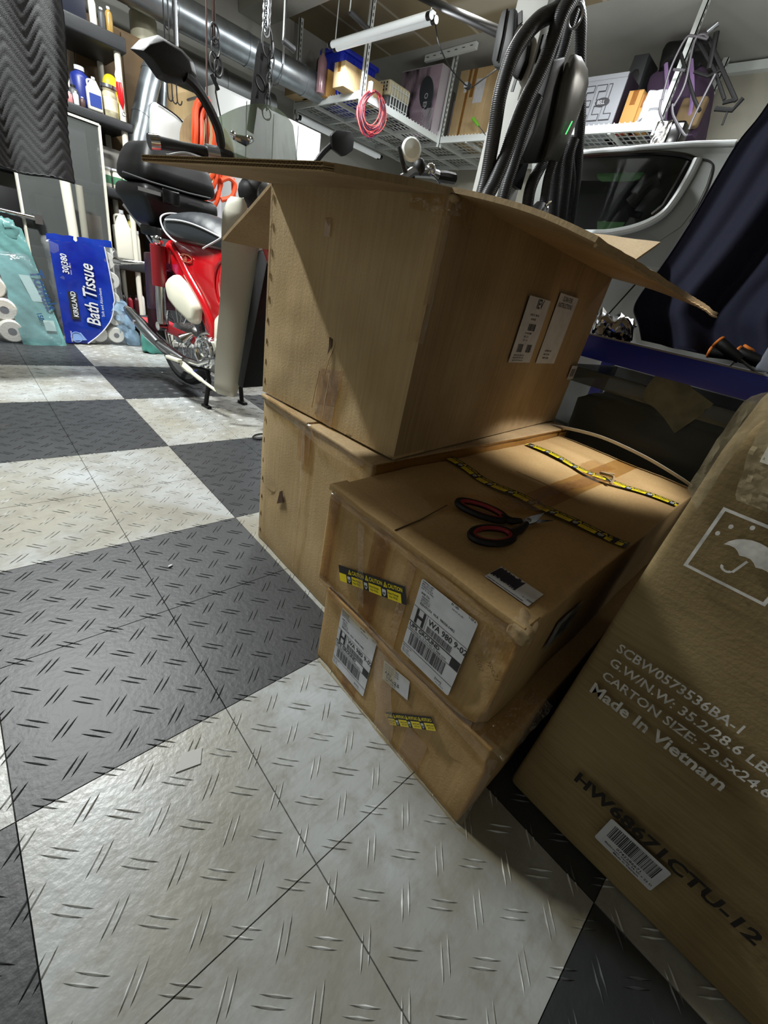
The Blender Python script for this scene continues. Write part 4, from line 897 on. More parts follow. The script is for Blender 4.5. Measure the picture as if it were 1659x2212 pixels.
part('heat_shield', MB().tube([S(-2.15,.56,1.12),S(-1.6,.58,.95),S(-1.15,.56,.8)], [.05,.07,.05], 12), STEEL, ex); part('heat_shield', MB().tube([S(-1.1,.57,.8),S(-.75,.54,.74),S(-.45,.5,.7)], [.03,.05,.03], 12), STEEL, ex); part('bolt', MB().cyl(S(-1.75,.58,1.0), S(-1.75,.66,1.0), .035, 10), CHROME, ex)
en_ = part('engine_case', MB().rbox(S(-.35,-.3,.58),F_*.85,R_*.62,(0,0,.62), .12, (5,5,5)), ALU, t, weld=True)
part('clutch_cover', MB().lathe([(.27,0),(.26,.06),(.2,.08),(.18,.04),(.1,.05),(.08,.1),(0,.11)], S(.02,.31,.92), R_, 26), CHROME, en_)
part('clutch_rim', MB().torus(S(.02,.4,.92), .22, .03, R_, 28, 8), CHROME, en_)
part('cylinder', MB().tube([S(.25,0,1.0),S(.95,0,1.12)], .2, 14), ALU, en_); part('oil_cap', MB().cyl(S(-.15,.2,1.18), S(-.17,.2,1.32), .05, 12), ALU, en_)
part('horn_pipe', MB().lathe([(.04,0),(.09,.12),(.12,.2)], S(-.3,.38,1.12), R_*.7+F_*-.3+V(0,0,-.6), 14), CHROME, en_)
for sg in (1,-1):
    fp = part('footpeg', MB().beam(S(-.75,.3*sg+.3*sg,.66), S(-.3,.62*sg,.7), .08, .06), CREAM, t, bevel=.015); part('peg_arm', MB().tube([S(-.05,.25*sg,.6),S(-.35,.5*sg,.62),S(-.55,.6*sg,.66)], .03, 8), BLACKP, fp)
part('brake_pedal', MB().tube(spline([S(-.35,.56,.64),S(-.1,.54,.57),S(.15,.5,.5),S(.45,.44,.42)],6), [.05]*6+[.035]*6+[.025]*7, 8), CREAM, t)
for sg in (1,-1):
    lg = part('stand_leg', MB().tube([S(-.05,.3*sg,.62),S(.0,.3*sg,.45),S(-.02,.36*sg,.03)], .038, 10), BLACKP, t); part('stand_foot', MB().beam(S(-.1,.36*sg,.022), S(.1,.36*sg,.022), .07, .04), BLACKP, lg)
part('stand_cross', MB().cyl(S(-.02,-.33,.3), S(-.02,.33,.3), .025, 8), BLACKP, t)
# leg shield wings
T_ = ((.46,.66,.5),(.55,.72,.45),(.9,.7,.34),(1.3,.665,.23),(1.77,.61,.1),(2.2,.585,.03),(2.55,.58,.04),(2.66,.575,.14),(2.82,.56,.3),(2.97,.49,.36),(3.02,.44,.40))
def shf(sg):
    def fn(u, v):
        x = v*(len(T_)-1); i = min(int(x), len(T_)-2); f_ = x-i; z, a_, b_2 = [T_[i][k]*(1-f_)+T_[i+1][k]*f_ for k in range(3)]
        tt = a_*(1-u)+b_2*u-.09*sg*sg; return S(.74+.16*math.sin(u*1.5)+.0*z-.06*(1-u)*(1-u), tt*sg, z)
    return fn
for sg in (1,-1): part('leg_shield', MB().sheet(shf(sg), 12, 40, .018*sg), SHIELDM, t, sharp=60)
part('inner_cowl', MB().hexa([S(.95,-.3,.65),S(1.1,-.3,.65),S(1.1,.42,.65),S(.95,.42,.65)],[S(.95,-.25,2.5),S(1.2,-.25,2.5),S(1.2,.12,2.5),S(.95,.12,2.5)]), BLACKP, t, bevel=.04)
part('steering_head', MB().tube([S(.72,0,3.15),S(1.0,0,2.85),S(1.25,0,2.5)], [.12,.14,.16], 12), RED, t)
for sg in (1,-1): part('fork_leg', MB().tube([S(1.1,.2*sg,2.75),S(1.9,.22*sg,1.8),S(2.75,.2*sg,.93)], .07, 10), RED, t)
part('handlebar', MB().tube([PY(455,322,2.98),S(.55,.3,3.45),S(.6,-.3,3.45),S(.5,-1.0,3.35)], .045, 10), BLACKP, t); part('headlamp_cowl', MB().ell(S(.75,0,3.12),F_*.25,R_*.25,V(0,0,.2)), BLACKP, t); part('headlamp', MB().ell(S(1.0,0,3.1),F_*.08,R_*.18,V(0,0,.18)), FILM, t)
g1, g2 = PY(342,308,3.0), PY(445,328,2.98)
gp = part('grip', MB().tube([g1,g1.lerp(g2,.06),g1.lerp(g2,.5),g2], [.07,.062,.055,.06], 14), BLACKP, t); part('bar_end', MB().cyl(g1+V(-.1,0,-.02), g1, .075, 14), CHROME, gp)
part('switch_housing', MB().cyl(g2, g2+(g2-g1)*.28, .08, 14), STEEL, gp); part('brake_lever', MB().tube(spline([PY(360,338,2.9),PY(400,332,2.9),PY(445,345,2.95)],5), [.03]+[.02]*10, 8), ALU, gp)
# mirrors
def mirror(pix, y, th, dome, st, m_=BLACKP):
    P_ = [PY(a_, b_, y) for a_, b_ in pix]; c = sum(P_, V(0,0,0))/len(P_); mb = MB(); k = len(P_)
    P2 = [c+(p-c)*.72+V(0,dome,0) for p in P_]; P1 = [p+V(0,th,0) for p in P_]
    mb.add(P_+P1+P2, [tuple(range(k))]+[(i,i+k,(i+1)%k+k,(i+1)%k) for i in range(k)]+[(i+k,i+2*k,(i+1)%k+2*k,(i+1)%k+k) for i in range(k)]+[tuple(range(2*k,3*k))[::-1]])
    h = part('mirror_housing', mb, m_, t, bevel=.012); part('mirror_stem', MB().tube(spline(st[0],6), st[1], 8), BLACKP, h); return h, P_
h, P_ = mirror([(280,106),(300,86),(340,76),(392,108),(417,135),(424,165),(408,183),(360,180),(338,170),(310,130)], 2.85, -.02, -.12, ([PY(478,338,2.97),PY(474,290,2.93),PY(455,240,2.85),PY(425,190,2.78),PY(400,165,2.76)], [.05,.045,.04,.045,.055]+[.055]*20))
t_ = t
h2, P_ = mirror([(716,292),(728,281),(760,284),(766,300),(763,325),(748,336),(740,338),(719,322)], 2.6, .05, .12, ([PY(682,350,2.7),PY(700,328,2.68),PY(722,308,2.66)], [.03,.028,.035]+[.035]*10))
# windscreen
wp = [(489,330),(488,265),(498,240),(530,224),(575,220),(610,232),(638,252),(652,280),(657,345)]
def wfn(u, v):
    x0 = 489+172*u; y0 = 345-(345-222-((u-.45)/.55)**2*45)*v; p = PY(x0, y0, 2.75); return p+V(0,.22*(2*u-1)**2+.1*v,0)
part('windscreen', MB().sheet(wfn, 24, 14, .012), SMOKE, t, 'smoky translucent windscreen')
part('screen_bracket', MB().tube([PY(505,296,2.68),PY(530,305,2.68),PY(545,300,2.68)], [.03,.05,.03], 8).ell(PY(503,290,2.66),(.035,0,0),(0,.035,0),(0,0,.035),8,6).ell(PY(537,300,2.66),(.035,0,0),(0,.035,0),(0,0,.035),8,6), CHROME, t)
# top case on the rear carrier
def tcd(w_, p):
    z = w_.z; k = (z-2.5)/1.1; f_ = 1-.35*max(0,.35-k)/.35-.25*max(0,k-.55)**1.2/.4; c = S(-2.1,0,z); d = w_-c; return c+V(d.x*f_*.84,d.y*f_,0)-R_*.28
tc = part('top_case', MB().rbox(S(-2.7,-.78,2.5),F_*1.15,R_*1.56,(0,0,.56), .12, (8,10,6), tcd), BLACKP, t, 'large black hard top case', weld=True)
part('lid', MB().rbox(S(-2.7,-.8,3.07),F_*1.17,R_*1.6,(0,0,.56), .2, (8,10,8), tcd), BLACKP, tc, weld=True)
part('trim_line', MB().tube([S(-1.5,.70,3.1),S(-1.5,.3,3.08),S(-1.5,-.3,3.08),S(-1.5,-.7,3.1)], .014, 6), DGREY, tc)
part('latch', MB().rbox(S(-1.52,-.14,2.85),F_*.06,R_*.28,(0,0,.2), .02, (1,1,1)), BLACKG, tc, weld=True)
k = MB(); k.obox(S(-1.5,.5,2.93),-R_*.34,(0,0,.05),F_*.012); part('name_badge', k, mat('badge_silver',(150,150,150),.3,.5), tc)
k = MB(); k.obox(S(-1.5,-.3,2.93),-R_*.26,(0,0,.045),F_*.012); part('name_badge', k, DGREY, tc)
part('mount_plate', MB().rbox(S(-2.1,-.25,2.36),F_*.7,R_*.5,(0,0,.14), .03, (2,2,1)), BLACKP, tc, weld=True); part('carrier_tube', MB().tube([S(-1.95,.2,2.36),S(-1.5,.28,2.2),S(-1.2,.3,2.15)], .03, 8), CHROME, tc); part('carrier_tube', MB().tube([S(-1.95,-.2,2.36),S(-1.5,-.28,2.2),S(-1.2,-.3,2.15)], .03, 8), CHROME, tc)
k = MB(); part('turn_signal', MB().tube([S(-1.6,.45,1.95),S(-1.75,.75,1.9),S(-1.85,.8,1.9)], [.02,.045,.055], 10), CHROME, t_)
part('tail_bracket', MB().hexa([S(-2.0,-.15,1.2),S(-1.6,-.15,1.25),S(-1.6,.3,1.25),S(-2.0,.3,1.2)],[S(-1.95,-.15,2.1),S(-1.45,-.15,2.15),S(-1.45,.3,2.15),S(-1.95,.3,2.1)]), mat('tail_purple'), t_, bevel=.03)

# cycle beyond the open carton (only its handlebar shows)
hb = PY(905,372,.9); t = thing('bicycle', 'cycle with chrome handlebar and round mirror rising behind the open carton', 'bicycle', (hb.x+.1,hb.y,0))
Yb = .9
def B(u, v, dy=0): return PY(u, v, Yb+dy)
part('handlebar', MB().tube([B(868,388),B(890,372),B(935,375),B(950,380)], .05, 10), STEEL, t); part('grip', MB().tube([B(945,380),B(960,382),B(980,386)], [.055,.065,.06], 10), BLACKP, t)
m_ = part('mirror', MB().lathe([(0,0),(.11,.0),(.115,.02),(.09,.05),(0,.06)], B(888,324,-.02), (-.55,-.8,.1), 22), WMETAL, t); part('mirror_arm', MB().tube([B(862,318,.05),B(868,345),B(876,372)], [.02,.025,.03], 8), BLACKP, m_)
part('brake_clamp', MB().ell(B(905,362),(.07,0,0),(0,.08,0),(0,0,.09)), BLACKP, t); part('brake_clamp', MB().ell(B(930,368),(.06,0,0),(0,.07,0),(0,0,.07)), CHROME, t); part('brake_lever', MB().tube([B(925,372,-.05),B(938,380,-.08),B(950,395,-.08)], .014, 6), CHROME, t)
part('stem', MB().tube([B(890,376),V(hb.x+.05,hb.y+.1,2.7),V(hb.x+.1,hb.y+.15,2.3)], .04, 8), BLACKP, t)
wc = V(hb.x+.35,hb.y+.3,1.08); wh = part('wheel', MB().torus(wc, 1.0, .05, (1,-.3,0), 40, 8), RUBBER, t); part('rim', MB().torus(wc, .94, .03, (1,-.3,0), 36, 6), STEEL, wh); part('fork_leg', MB().tube([V(hb.x+.1,hb.y+.15,2.4),wc+V(.06,0,0)], .03, 8), BLACKP, t); part('hub', MB().cyl(wc-V(.1,0,0), wc+V(.1,0,0), .05), STEEL, wh)

# ------------------------------------------------------------------ hanging blanket, ducts, straps
def quiltf(u, v):
    z = 5.3-2.5*v; xr = -.10+.10*v+.1*math.sin(v*5)+.06*v*v*0
    x = -3.4+(xr+3.4)*u; fold = .10*math.sin(x*5+1.1*math.sin(z*1.3))*(.4+v*.6)+.05*math.sin(x*11+z)
    q = .009*abs(((z*9+2.4*abs(((x*2.6)%1)-.5)*2)%1)-.5)*2
    return V(x+.03*N3((x,0,z),2,1), 4.9+fold-q+(.0 if u < .97 else .06*(u-.97)/.03), z+(.12*(1-u)**.5*v*.0)-.02*math.sin(x*7)*v)
t = thing('moving_blanket', 'dark grey quilted moving blanket hanging at the left edge', 'blanket', (-1.8,4.9,2.8))
part('quilted_cloth', MB().sheet(quiltf, 190, 230, .03), QUILT, t, sharp=180)
part('hem', MB().tube([quiltf(k/60, 1)+V(0,-.012,0) for k in range(61)], .02, 6), BLACKP, t)
t = thing('hanging_rail', 'steel rail that carries the quilted blanket', 'rail', (-1.8,4.9,5.3)); part('rail', MB().cyl((-3.6,4.95,5.33), (.0,4.95,5.33), .05), STEEL, t)
for x in (-3.3,-.9): part('hanger_rod', MB().cyl((x,4.95,5.33), (x,4.95,8.2), .02, 8), STEEL, t)
# wood cabinet and round tub above it
t = thing('wood_cabinet', 'tall plain plywood cabinet behind the black shelves', 'cabinet', (2.6,10.6,0)); WOOD = mat('plywood', (112,88,56), .7, var=.3, vscale=4, stretch=(1,1,.15))
part('body', MB().box(1.2,3.0,10.05,11.3,0,5.95), WOOD, t, bevel=.01); part('door', MB().box(1.22,2.09,10.0,10.045,.1,5.9), WOOD, t, bevel=.008); part('door', MB().box(2.11,2.98,10.0,10.045,.1,5.9), WOOD, t, bevel=.008)
c = PY(315,85,10.3); bottle('tub', 'pale round tub on top of the plywood cabinet', 'tub', c.x, 10.4, 5.95, .27, .62, mat('ivory_tub',(176,172,148),.5), neck=.95)
def duct(path, r, m, nm, lab, rings=True):
    t = thing(nm, lab, 'duct', tuple(path[0])); L0 = len(path)
    part('pipe', MB().tube(path, r, 24), m, t)
    if rings:
        for i in range(len(path)-1):
            a, b = Vector(path[i]), Vector(path[i+1]); n_ = max(1, int((b-a).length/1.6)); 
            for k in range(n_): p = a.lerp(b, (k+.5)/n_); part('seam_ring', MB().cyl(p-(b-a).normalized()*.03, p+(b-a).normalized()*.03, r*1.05, 24), m, t)
    return t
d = duct([V(-2.5,9.75,6.55),V(7.2,9.75,6.62)], .30, GALV, 'air_duct', 'shiny round metal duct running under the ceiling at the back')
for x in (-1.5, 1.0, 3.0, 5.6): part('hanger_strap', MB().box(x-.03,x+.03,9.43,9.44,6.6,8.2).torus((x,9.75,6.56),.32,.012,(1,0,0)), STEEL, d)
duct([V(3.4,11.0,6.1),V(6.2,11.0,6.1)], .3, mat('dull_duct',(128,132,132),.5,.6), 'air_duct', 'short dull grey duct on the back wall below the shiny one')
duct([PY(338,120,9.6),PY(318,200,9.4),PY(298,300,9.2),PY(292,340,9.1)], .2, GALV, 'air_duct', 'slanting shiny metal duct behind the big black mirror')
duct([PY(352,160,9.72),PY(350,230,9.72),PY(346,262,9.72)], .1, GALV, 'air_duct', 'narrow metal duct just right of the slanting duct')
# white dome vac / machine hood, brown cardboard behind
t = thing('machine_hood', 'white rounded machine hood on the workbench at the back', 'machine', (2.75,9.2,0))
def hood(w_, p):
    k = max(0,(w_.z-3.6)/1.35); return V(2.75+(w_.x-2.75)*(1-.3*k*k)+.0, 9.3+(w_.y-9.3)*(1-.2*k), w_.z-.18*k*((w_.x-2.3)/.9))
part('hood', MB().rbox((2.2,8.9,3.3),(1.15,0,0),(0,.65,0),(0,0,1.55), .2, (8,5,8), hood), mat('hood_white',(196,197,194),.35), t, weld=True); part('base', MB().box(2.15,3.4,8.85,9.75,0,3.32), DGREY, t, bevel=.03)
part('edge_trim', MB().tube(spline([hood(V(2.3,8.89,4.8),None),hood(V(2.9,8.89,4.78),None),hood(V(3.25,8.89,4.5),None),hood(V(3.35,8.89,3.9),None)],6), .015, 6), BLACKP, t)
carton('tall brown cardboard box standing behind the white machine hood', 2.5, 3.65, 9.83, 9.96, 0, 5.4, KRAFT)
t = thing('cardboard_disc', 'round brown cardboard disc leaning beside the orange hose', 'disc', (3.3,8.7,3.4)); part('disc', MB().lathe([(0,0),(.62,0),(.62,.04),(0,.04)], (3.4,8.74,4.3), (.05,1,0), 40), KRAFT_B, t); part('stand', MB().box(3.15,3.65,8.62,8.82,0,3.7), WHITE, t)
t = thing('wall_cabinet', 'white panel cabinet behind the orange hose and windscreen', 'cabinet', (4.4,9.3,0)); WP = mat('panel_white',(170,172,170),.5)
part('body', MB().box(3.7,6.6,9.0,9.6,0,5.55), WP, t, bevel=.01)
for k in range(4): part('door', MB().box(3.72+.72*k,4.42+.72*k,8.96,8.995,.1,5.5), WP, t, bevel=.008); part('handle', MB().box(4.33+.72*k,4.36+.72*k,8.92,8.96,2.6,3.1), STEEL, root_of(t))
t = thing('hose', 'orange hose looped over a hook behind the scooter', 'hose', (3.05,8.0,3.2))
for i, (cx, w_, z0, z1) in enumerate(((2.98,.24,3.6,4.98),(3.06,.20,3.45,4.9),(3.02,.3,3.8,5.02),(3.1,.26,3.1,4.86),(2.95,.16,3.7,4.95),(3.12,.33,3.3,4.93))):
    part('coil', MB().tube([V(cx+.08*math.sin(a_*.1)+w_*math.cos(a_*math.pi/15), 8.0+.03*i-.05*math.sin(a_), (z0+z1)/2+(z1-z0)/2*math.sin(a_*math.pi/15)) for a_ in range(30)], .045, 8, True), ORANGE, t)
part('hook', MB().tube([V(3.05,8.0,5.0),V(3.05,8.5,5.05),V(3.05,8.96,5.05)], .025, 6), STEEL, t)
t = thing('hose', 'lower orange hose loop hanging beneath the big flap', 'hose', (3.4,7.9,3.0))
part('coil', MB().tube(spline([PY(478,432,8.0),PY(500,425,8.0),PY(508,400,8.0),PY(495,385,8.0),PY(478,390,8.0)],6), .05, 8), ORANGE, t); part('coil', MB().tube(spline([PY(503,385,8.1),PY(505,420,8.1),PY(506,450,8.1)],6), .05, 8), ORANGE, t)
# hooks
for i, (u_, v_) in enumerate(((362,196),(372,202),(382,205))):
    p = PY(u_, v_, 8.2); top = V(p.x,8.2,8.2)
    solo('wire_hook', MB().tube([top,V(p.x,8.2,p.z+.15),p]+[p+V(.05-.05*math.cos(a_*.5),0,-.09*math.sin(a_*.5)-.05) for a_ in range(1,7)], .012, 6), BLACKP, ('black wire hook, left of the three below the big mirror','black wire hook, middle of the three below the big mirror','black wire hook, right of the three below the big mirror')[i], 'hook', 'wire hooks below the mirror')
# chain, carabiner, straps
def link(c, r, d, m, parent, s=1.5): return part('link', MB().torus(c, r, r*.28, d, 14, 6, 1, s, (1,0,0) if abs(Vector(d).x) < .5 else (0,1,0)), m, parent)
t = thing('hoist_strap', 'black straps and chain hanging from the ceiling above the windscreen', 'strap', (3.2,5.2,4.4)); Y5 = 4.2
def q5(u, v, d=0): return PY(u, v, Y5+d)
a, b = q5(578,-10), q5(575,62); n_ = 8
for k in range(n_): link(a.lerp(b, k/(n_-1)), .05, (0,1,0) if k%2 else (1,.2,0), STEEL, t, 1.7)
part('chain_top', MB().cyl(a, V(a.x,a.y,8.2), .03, 8), STEEL, t)
part('carabiner', MB().torus((q5(568,72)+q5(585,105))/2, .075, .014, (0,1,0), 24, 8, 1, 2.2, (1,0,0)), DGREY, t)
for pth, w_ in (([(566,95),(560,125),(557,150),(552,190),(548,230),(540,285)],.11),([(572,100),(573,120),(570,160),(566,200),(558,232)],.15),([(590,92),(584,120),(578,180),(576,240)],.018)):
    P_ = [q5(*x_) for x_ in pth]; mb = MB()
    for p, q in zip(P_, P_[1:]): mb.beam(p, q, w_, .012, (0,1,0))
    part('strap_web', mb, BLACKP, t)
part('ring', MB().torus(q5(576,245), .07, .012, (0,1,0)), STEEL, t); part('buckle', MB().torus(q5(562,180), .06, .014, (0,1,0), 16, 6, 1, 1.6), BLACKP, t)
a = q5(586,105); 
for k in range(6): link(q5(588-k*2,108+k*22), .045, (0,1,0) if k%2 else (1,.2,0), DGREY, t, 2.0)
t = thing('rope_pulley', 'dark cords with carabiners and a small buckle hanging from the ceiling', 'rope', (2.4,5.5,3.6)); Y6 = 4.6
def q6(u, v): return PY(u, v, Y6)
for u0, u1 in ((453,448),(460,460),(469,464)):
    a, b = q6(u0,60), q6(u1,335 if u0 == 453 else 100); part('cord', MB().cyl(V(a.x,a.y,8.2), b, .012, 6), mat('cord_brown',(60,40,34),.8), t)
for k, (u_, v_) in enumerate(((463,72),(466,104),(462,134),(472,146))): part('carabiner', MB().torus(q6(u_,v_), .06, .016, (.3,1,0), 16, 6, 1, 1.8, (1,0,0)), DGREY, t)
part('clip', MB().beam(q6(457,160), q6(472,195), .05, .02, (0,1,0)), BLACKP, t); part('cord', MB().tube([q6(466,150),q6(466,200),q6(478,260),q6(484,310)], .012, 6), BLACKP, t)
for i, (a_, b_) in enumerate((((364,0),(365,75)),((383,20),(382,100)))):
    p, q = PY(*a_, 7.5), PY(*b_, 7.5); solo('hanging_cable', MB().cyl(V(p.x,p.y,8.2), q, (.014,.03)[i], 8), (BLACKP, STEEL)[i], ('thin black cable hanging near the big mirror','thin metal strip hanging from the duct')[i], 'cable')

# ------------------------------------------------------------------ ceiling racks and what they carry
RZ = 6.4
def slots(p, q, w_, h, n_, parent, up=(0,1,0), off=V(0,-.03,0)):
    mb = MB(); p, q = Vector(p)+off, Vector(q)+off
    for k in range(n_): c = p.lerp(q, (k+.5)/n_); d = (q-p).normalized()*h; mb.beam(c-d/2, c+d/2, w_, .006, up)
    part('slots', mb, INKG, parent, kind='stuff')
def rack(lab, x0, x1, y0, y1, posts):
    t = thing('ceiling_rack', lab, 'rack', ((x0+x1)/2,(y0+y1)/2,RZ))
    for a, b in (((x0,y0),(x1,y0)),((x0,y0),(x0,y1)),((x1,y0),(x1,y1)),((x0,y1),(x1,y1))): part('beam', MB().beam((*a,RZ-.035), (*b,RZ-.035), .05, .15), WMETAL, t, bevel=.008)
    n_ = int((x1-x0)/.9)
    for k in range(1, max(2, n_)): x = x0+(x1-x0)*k/n_; part('cross_bar', MB().beam((x,y0,RZ-.08),(x,y1,RZ-.08), .07, .08), WMETAL, t)
    m = int((y1-y0)/1.0)
    for k in range(1, m): y = y0+(y1-y0)*k/m; part('cross_bar', MB().beam((x0,y,RZ-.1),(x1,y,RZ-.1), .07, .06), WMETAL, t)
    mb = MB(); x = x0+.06
    while x < x1: mb.box(x-.008,x+.008,y0,y1,RZ-.03,RZ-.014); x += .24
    y = y0+.06
    while y < y1: mb.box(x0,x1,y-.008,y+.008,RZ-.014,RZ+.002); y += .16
    part('wire_mesh', mb, WMETAL, t, kind='stuff')
    mb = MB(); y = y0+.05
    while y < y1: mb.ell((x0-.0,y,RZ+.05),(.015,0,0),(0,.015,0),(0,0,.02),6,4); y += .12
    x = x0
    while x < x1: mb.ell((x,y0,RZ+.05),(.015,0,0),(0,.015,0),(0,0,.02),6,4); x += .12
    part('wire_ends', mb, WMETAL, t, kind='stuff')
    for x, y in posts: part('post', MB().box(x-.05,x+.05,y-.02,y+.0,RZ-.2,8.2).box(x-.05,x-.035,y-.02,y+.09,RZ-.2,8.2), WMETAL, t); slots((x,y,RZ), (x,y,8.15), .022, .055, 16, t, (0,1,0), V(0,-.024,0))
    return t
r1 = rack('white wire ceiling rack loaded with boxes, over the back of the garage', 6.95, 12.35, 7.86, 11.0, ((6.98,7.84),(6.98,10.98)))
r2 = rack('white wire ceiling rack with the grey box and backpack, over the silver vehicle', 10.0, 12.35, 1.5, 7.8, ((10.02,7.78),(10.02,1.5),(12.2,1.5)))
p, q = PZ(920,128,8.12), PZ(1030,98,8.12); part('ceiling_angle', MB().beam(p, q, .1, .14), WMETAL, r2); slots(p, q, .03, .09, 7, r2, (0,0,1), V(-.06,0,0))
part('gusset', MB().poly([(10.0,7.86,RZ),(10.0,8.1,RZ),(10.0,7.86,RZ+.25)], (.02,0,0)), WMETAL, r2)
RT = RZ+.02
def onr(u0, u1, vt, y, dep, lab, m, vb=None, nm='cardboard_box', cat=None, **k):
    a, b = PY(u0, vt+20, y), PY(u1, vt+20, y); z1 = max(PY((u0+u1)/2, vt, y).z, RT+.1); 
    return a.x, b.x, y, y+dep, RT, z1
def oncarton(u0, u1, vt, y, dep, lab, m=None, nm='cardboard_box', seam=True):
    x0, x1, y0, y1, z0, z1 = onr(u0, u1, vt, y, dep, lab, m); return carton(lab, x0, x1, y0, y1, z0, z1, m, name=nm, seam=seam)
oncarton(645, 672, 150, 10.1, .7, 'tall brown carton at the left end of the back ceiling rack')
oncarton(674, 690, 165, 9.9, .5, 'worn dark brown carton beside the clear bottle on the back rack', KRAFT_D)
oncarton(706, 742, 158, 9.3, .6, 'orange-brown slotted crate on the back rack', mat('orange_card',(196,150,84),.8))
c = PY(694,200,9.3); bottle('bottle', 'tall clear bottle of pinkish liquid on the back rack', 'bottle', c.x, 9.35, RT, .12, .85, mat('pink_plastic',(150,116,120),.15,alpha=.8), capm=DGREY)
t = thing('black_bag', 'black soft bag slumped beside the blue tote', 'bag', (8.6,10.3,RT)); a = PY(698,150,10.2); part('body', MB().rbox((a.x,10.1,RT+.12),(1.15,0,0),(0,.6,0),(0,0,1.05), .2, (6,5,6), lambda w_, p: w_+V(1,1,1)*N3(w_,3,7)*.1), BLACKP, t, weld=True); part('handle', MB().tube(spline([(a.x+.3,10.1,RT+1.1),(a.x+.4,10.0,RT+1.35),(a.x+.7,10.1,RT+1.1)],6), .03, 6), BLACKP, t)
a, b = PY(738,110,9.2), PY(818,120,9.2)
t = thing('storage_tote', 'bright blue plastic storage tote on the back ceiling rack', 'tote', ((a.x+b.x)/2,9.6,RT)); part('body', MB().rbox((a.x,9.2,RT),(b.x-a.x,0,0),(0,.9,0),(0,0,1.05), .08, (8,4,6)), BLUE, t, weld=True, sharp=25)
part('lid', MB().box(a.x-.05,b.x+.05,9.15,10.15,RT+1.0,RT+1.1), BLUE, t, bevel=.02)
for k in range(4): x = a.x+.15+k*(b.x-a.x-.3)/3; part('rib', MB().box(x-.03,x+.03,9.17,9.2,RT+.05,RT+.95), BLUE, t)
oncarton(742, 830, 155, 8.15, .45, 'long low brown carton at the front of the back rack', KRAFT)
# pet carrier
a, b = PY(833,205,8.1), PY(880,225,8.1); t = thing('pet_carrier', 'beige pet carrier with round vents and wire door', 'pet carrier', ((a.x+b.x)/2,8.4,RT)); BEI = mat('beige_plastic',(196,188,158),.5)
part('lower_shell', MB().rbox((a.x,8.0,RT),(b.x-a.x,0,0),(0,.7,0),(0,0,.3), .05, (3,3,2)), DGREY, t, weld=True); part('upper_shell', MB().rbox((a.x,8.0,RT+.3),(b.x-a.x,0,0),(0,.7,0),(0,0,.32), .08, (3,3,3)), BEI, t, weld=True)
for i in range(5):
    for j in range(3): part('vent_hole', MB().cyl((a.x-.003,8.1+i*.12,RT+.4+j*.07), (a.x+.003,8.1+i*.12,RT+.4+j*.07), .025, 8), INK, t)
for i in range(7): x = a.x+.1+i*(b.x-a.x-.2)/6; part('door_wire', MB().cyl((x,7.985,RT+.06), (x,7.985,RT+.55), .012, 6), WMETAL, t)
for j in range(3): part('door_wire', MB().cyl((a.x+.08,7.98,RT+.12+j*.18), (b.x-.08,7.98,RT+.12+j*.18), .01, 6), WMETAL, t)
part('latch', MB().box(a.x-.02,a.x+.02,8.3,8.5,RT+.22,RT+.4), BLACKP, t)
# printed product carton
x0 = PY(936,240,7.98).x; x1 = x0+.5; zt = PY(900,128,8.6).z; y0 = 7.95; y1 = min(PX(862,160,x0).y, 9.6)
t = thing('product_box', 'large purple toned photo printed carton on the back rack', 'box', ((x0+x1)/2,8.5,RT))
part('body', MB().box(x0,x1,y0,y1,RT,zt-.02), mat('photo_print',(176,156,172),.5,var=1.2,vscale=5,rgb2=(34,28,34),stretch=(1,1,.5)), t, bevel=.01); part('top_flap', MB().box(x0,x1,y0,y1,zt-.02,zt), mat('side_print',(186,178,186),.5), t); part('side_face', MB().box(x0,x1,y0-.006,y0,RT,zt), mat('side_print'), t)
k = MB(); k.text('O ENJOY', .2, (x0-.006,y0+.5,RT+.95), (0,0,-1), (0,-1,0), .02, sx=.85); part('lettering', k, WHITE, t); k = MB()
for i in range(6): rect(k, 0, 0, .1, .1) if 0 else k.add([(x0-.006,y0+.06+i*.045,RT+.05),(x0-.006,y0+.08+i*.045,RT+.05),(x0-.006,y0+.08+i*.045,RT+.6),(x0-.006,y0+.06+i*.045,RT+.6)], [(0,1,2,3)])
part('lettering', k, WHITE, t)
k = MB(); k.ell((x0-.002,y0+.45,RT+.62*(zt-RT)),(.004,0,0),(0,.3,.1),(0,0,.36),20,12); part('print_figure', k, mat('print_dark',(60,66,70),.5), t)
carton('grey carton standing right of the photo printed carton', x1+.04, x1+.3, 8.0, 9.0, RT, zt-.35, mat('grey_card'), seam=False)
carton('pale grey narrow carton next to the corner post of the racks', x1+.34, x1+.5, 8.0, 9.0, RT, zt-.5, mat('side_print'), seam=False)
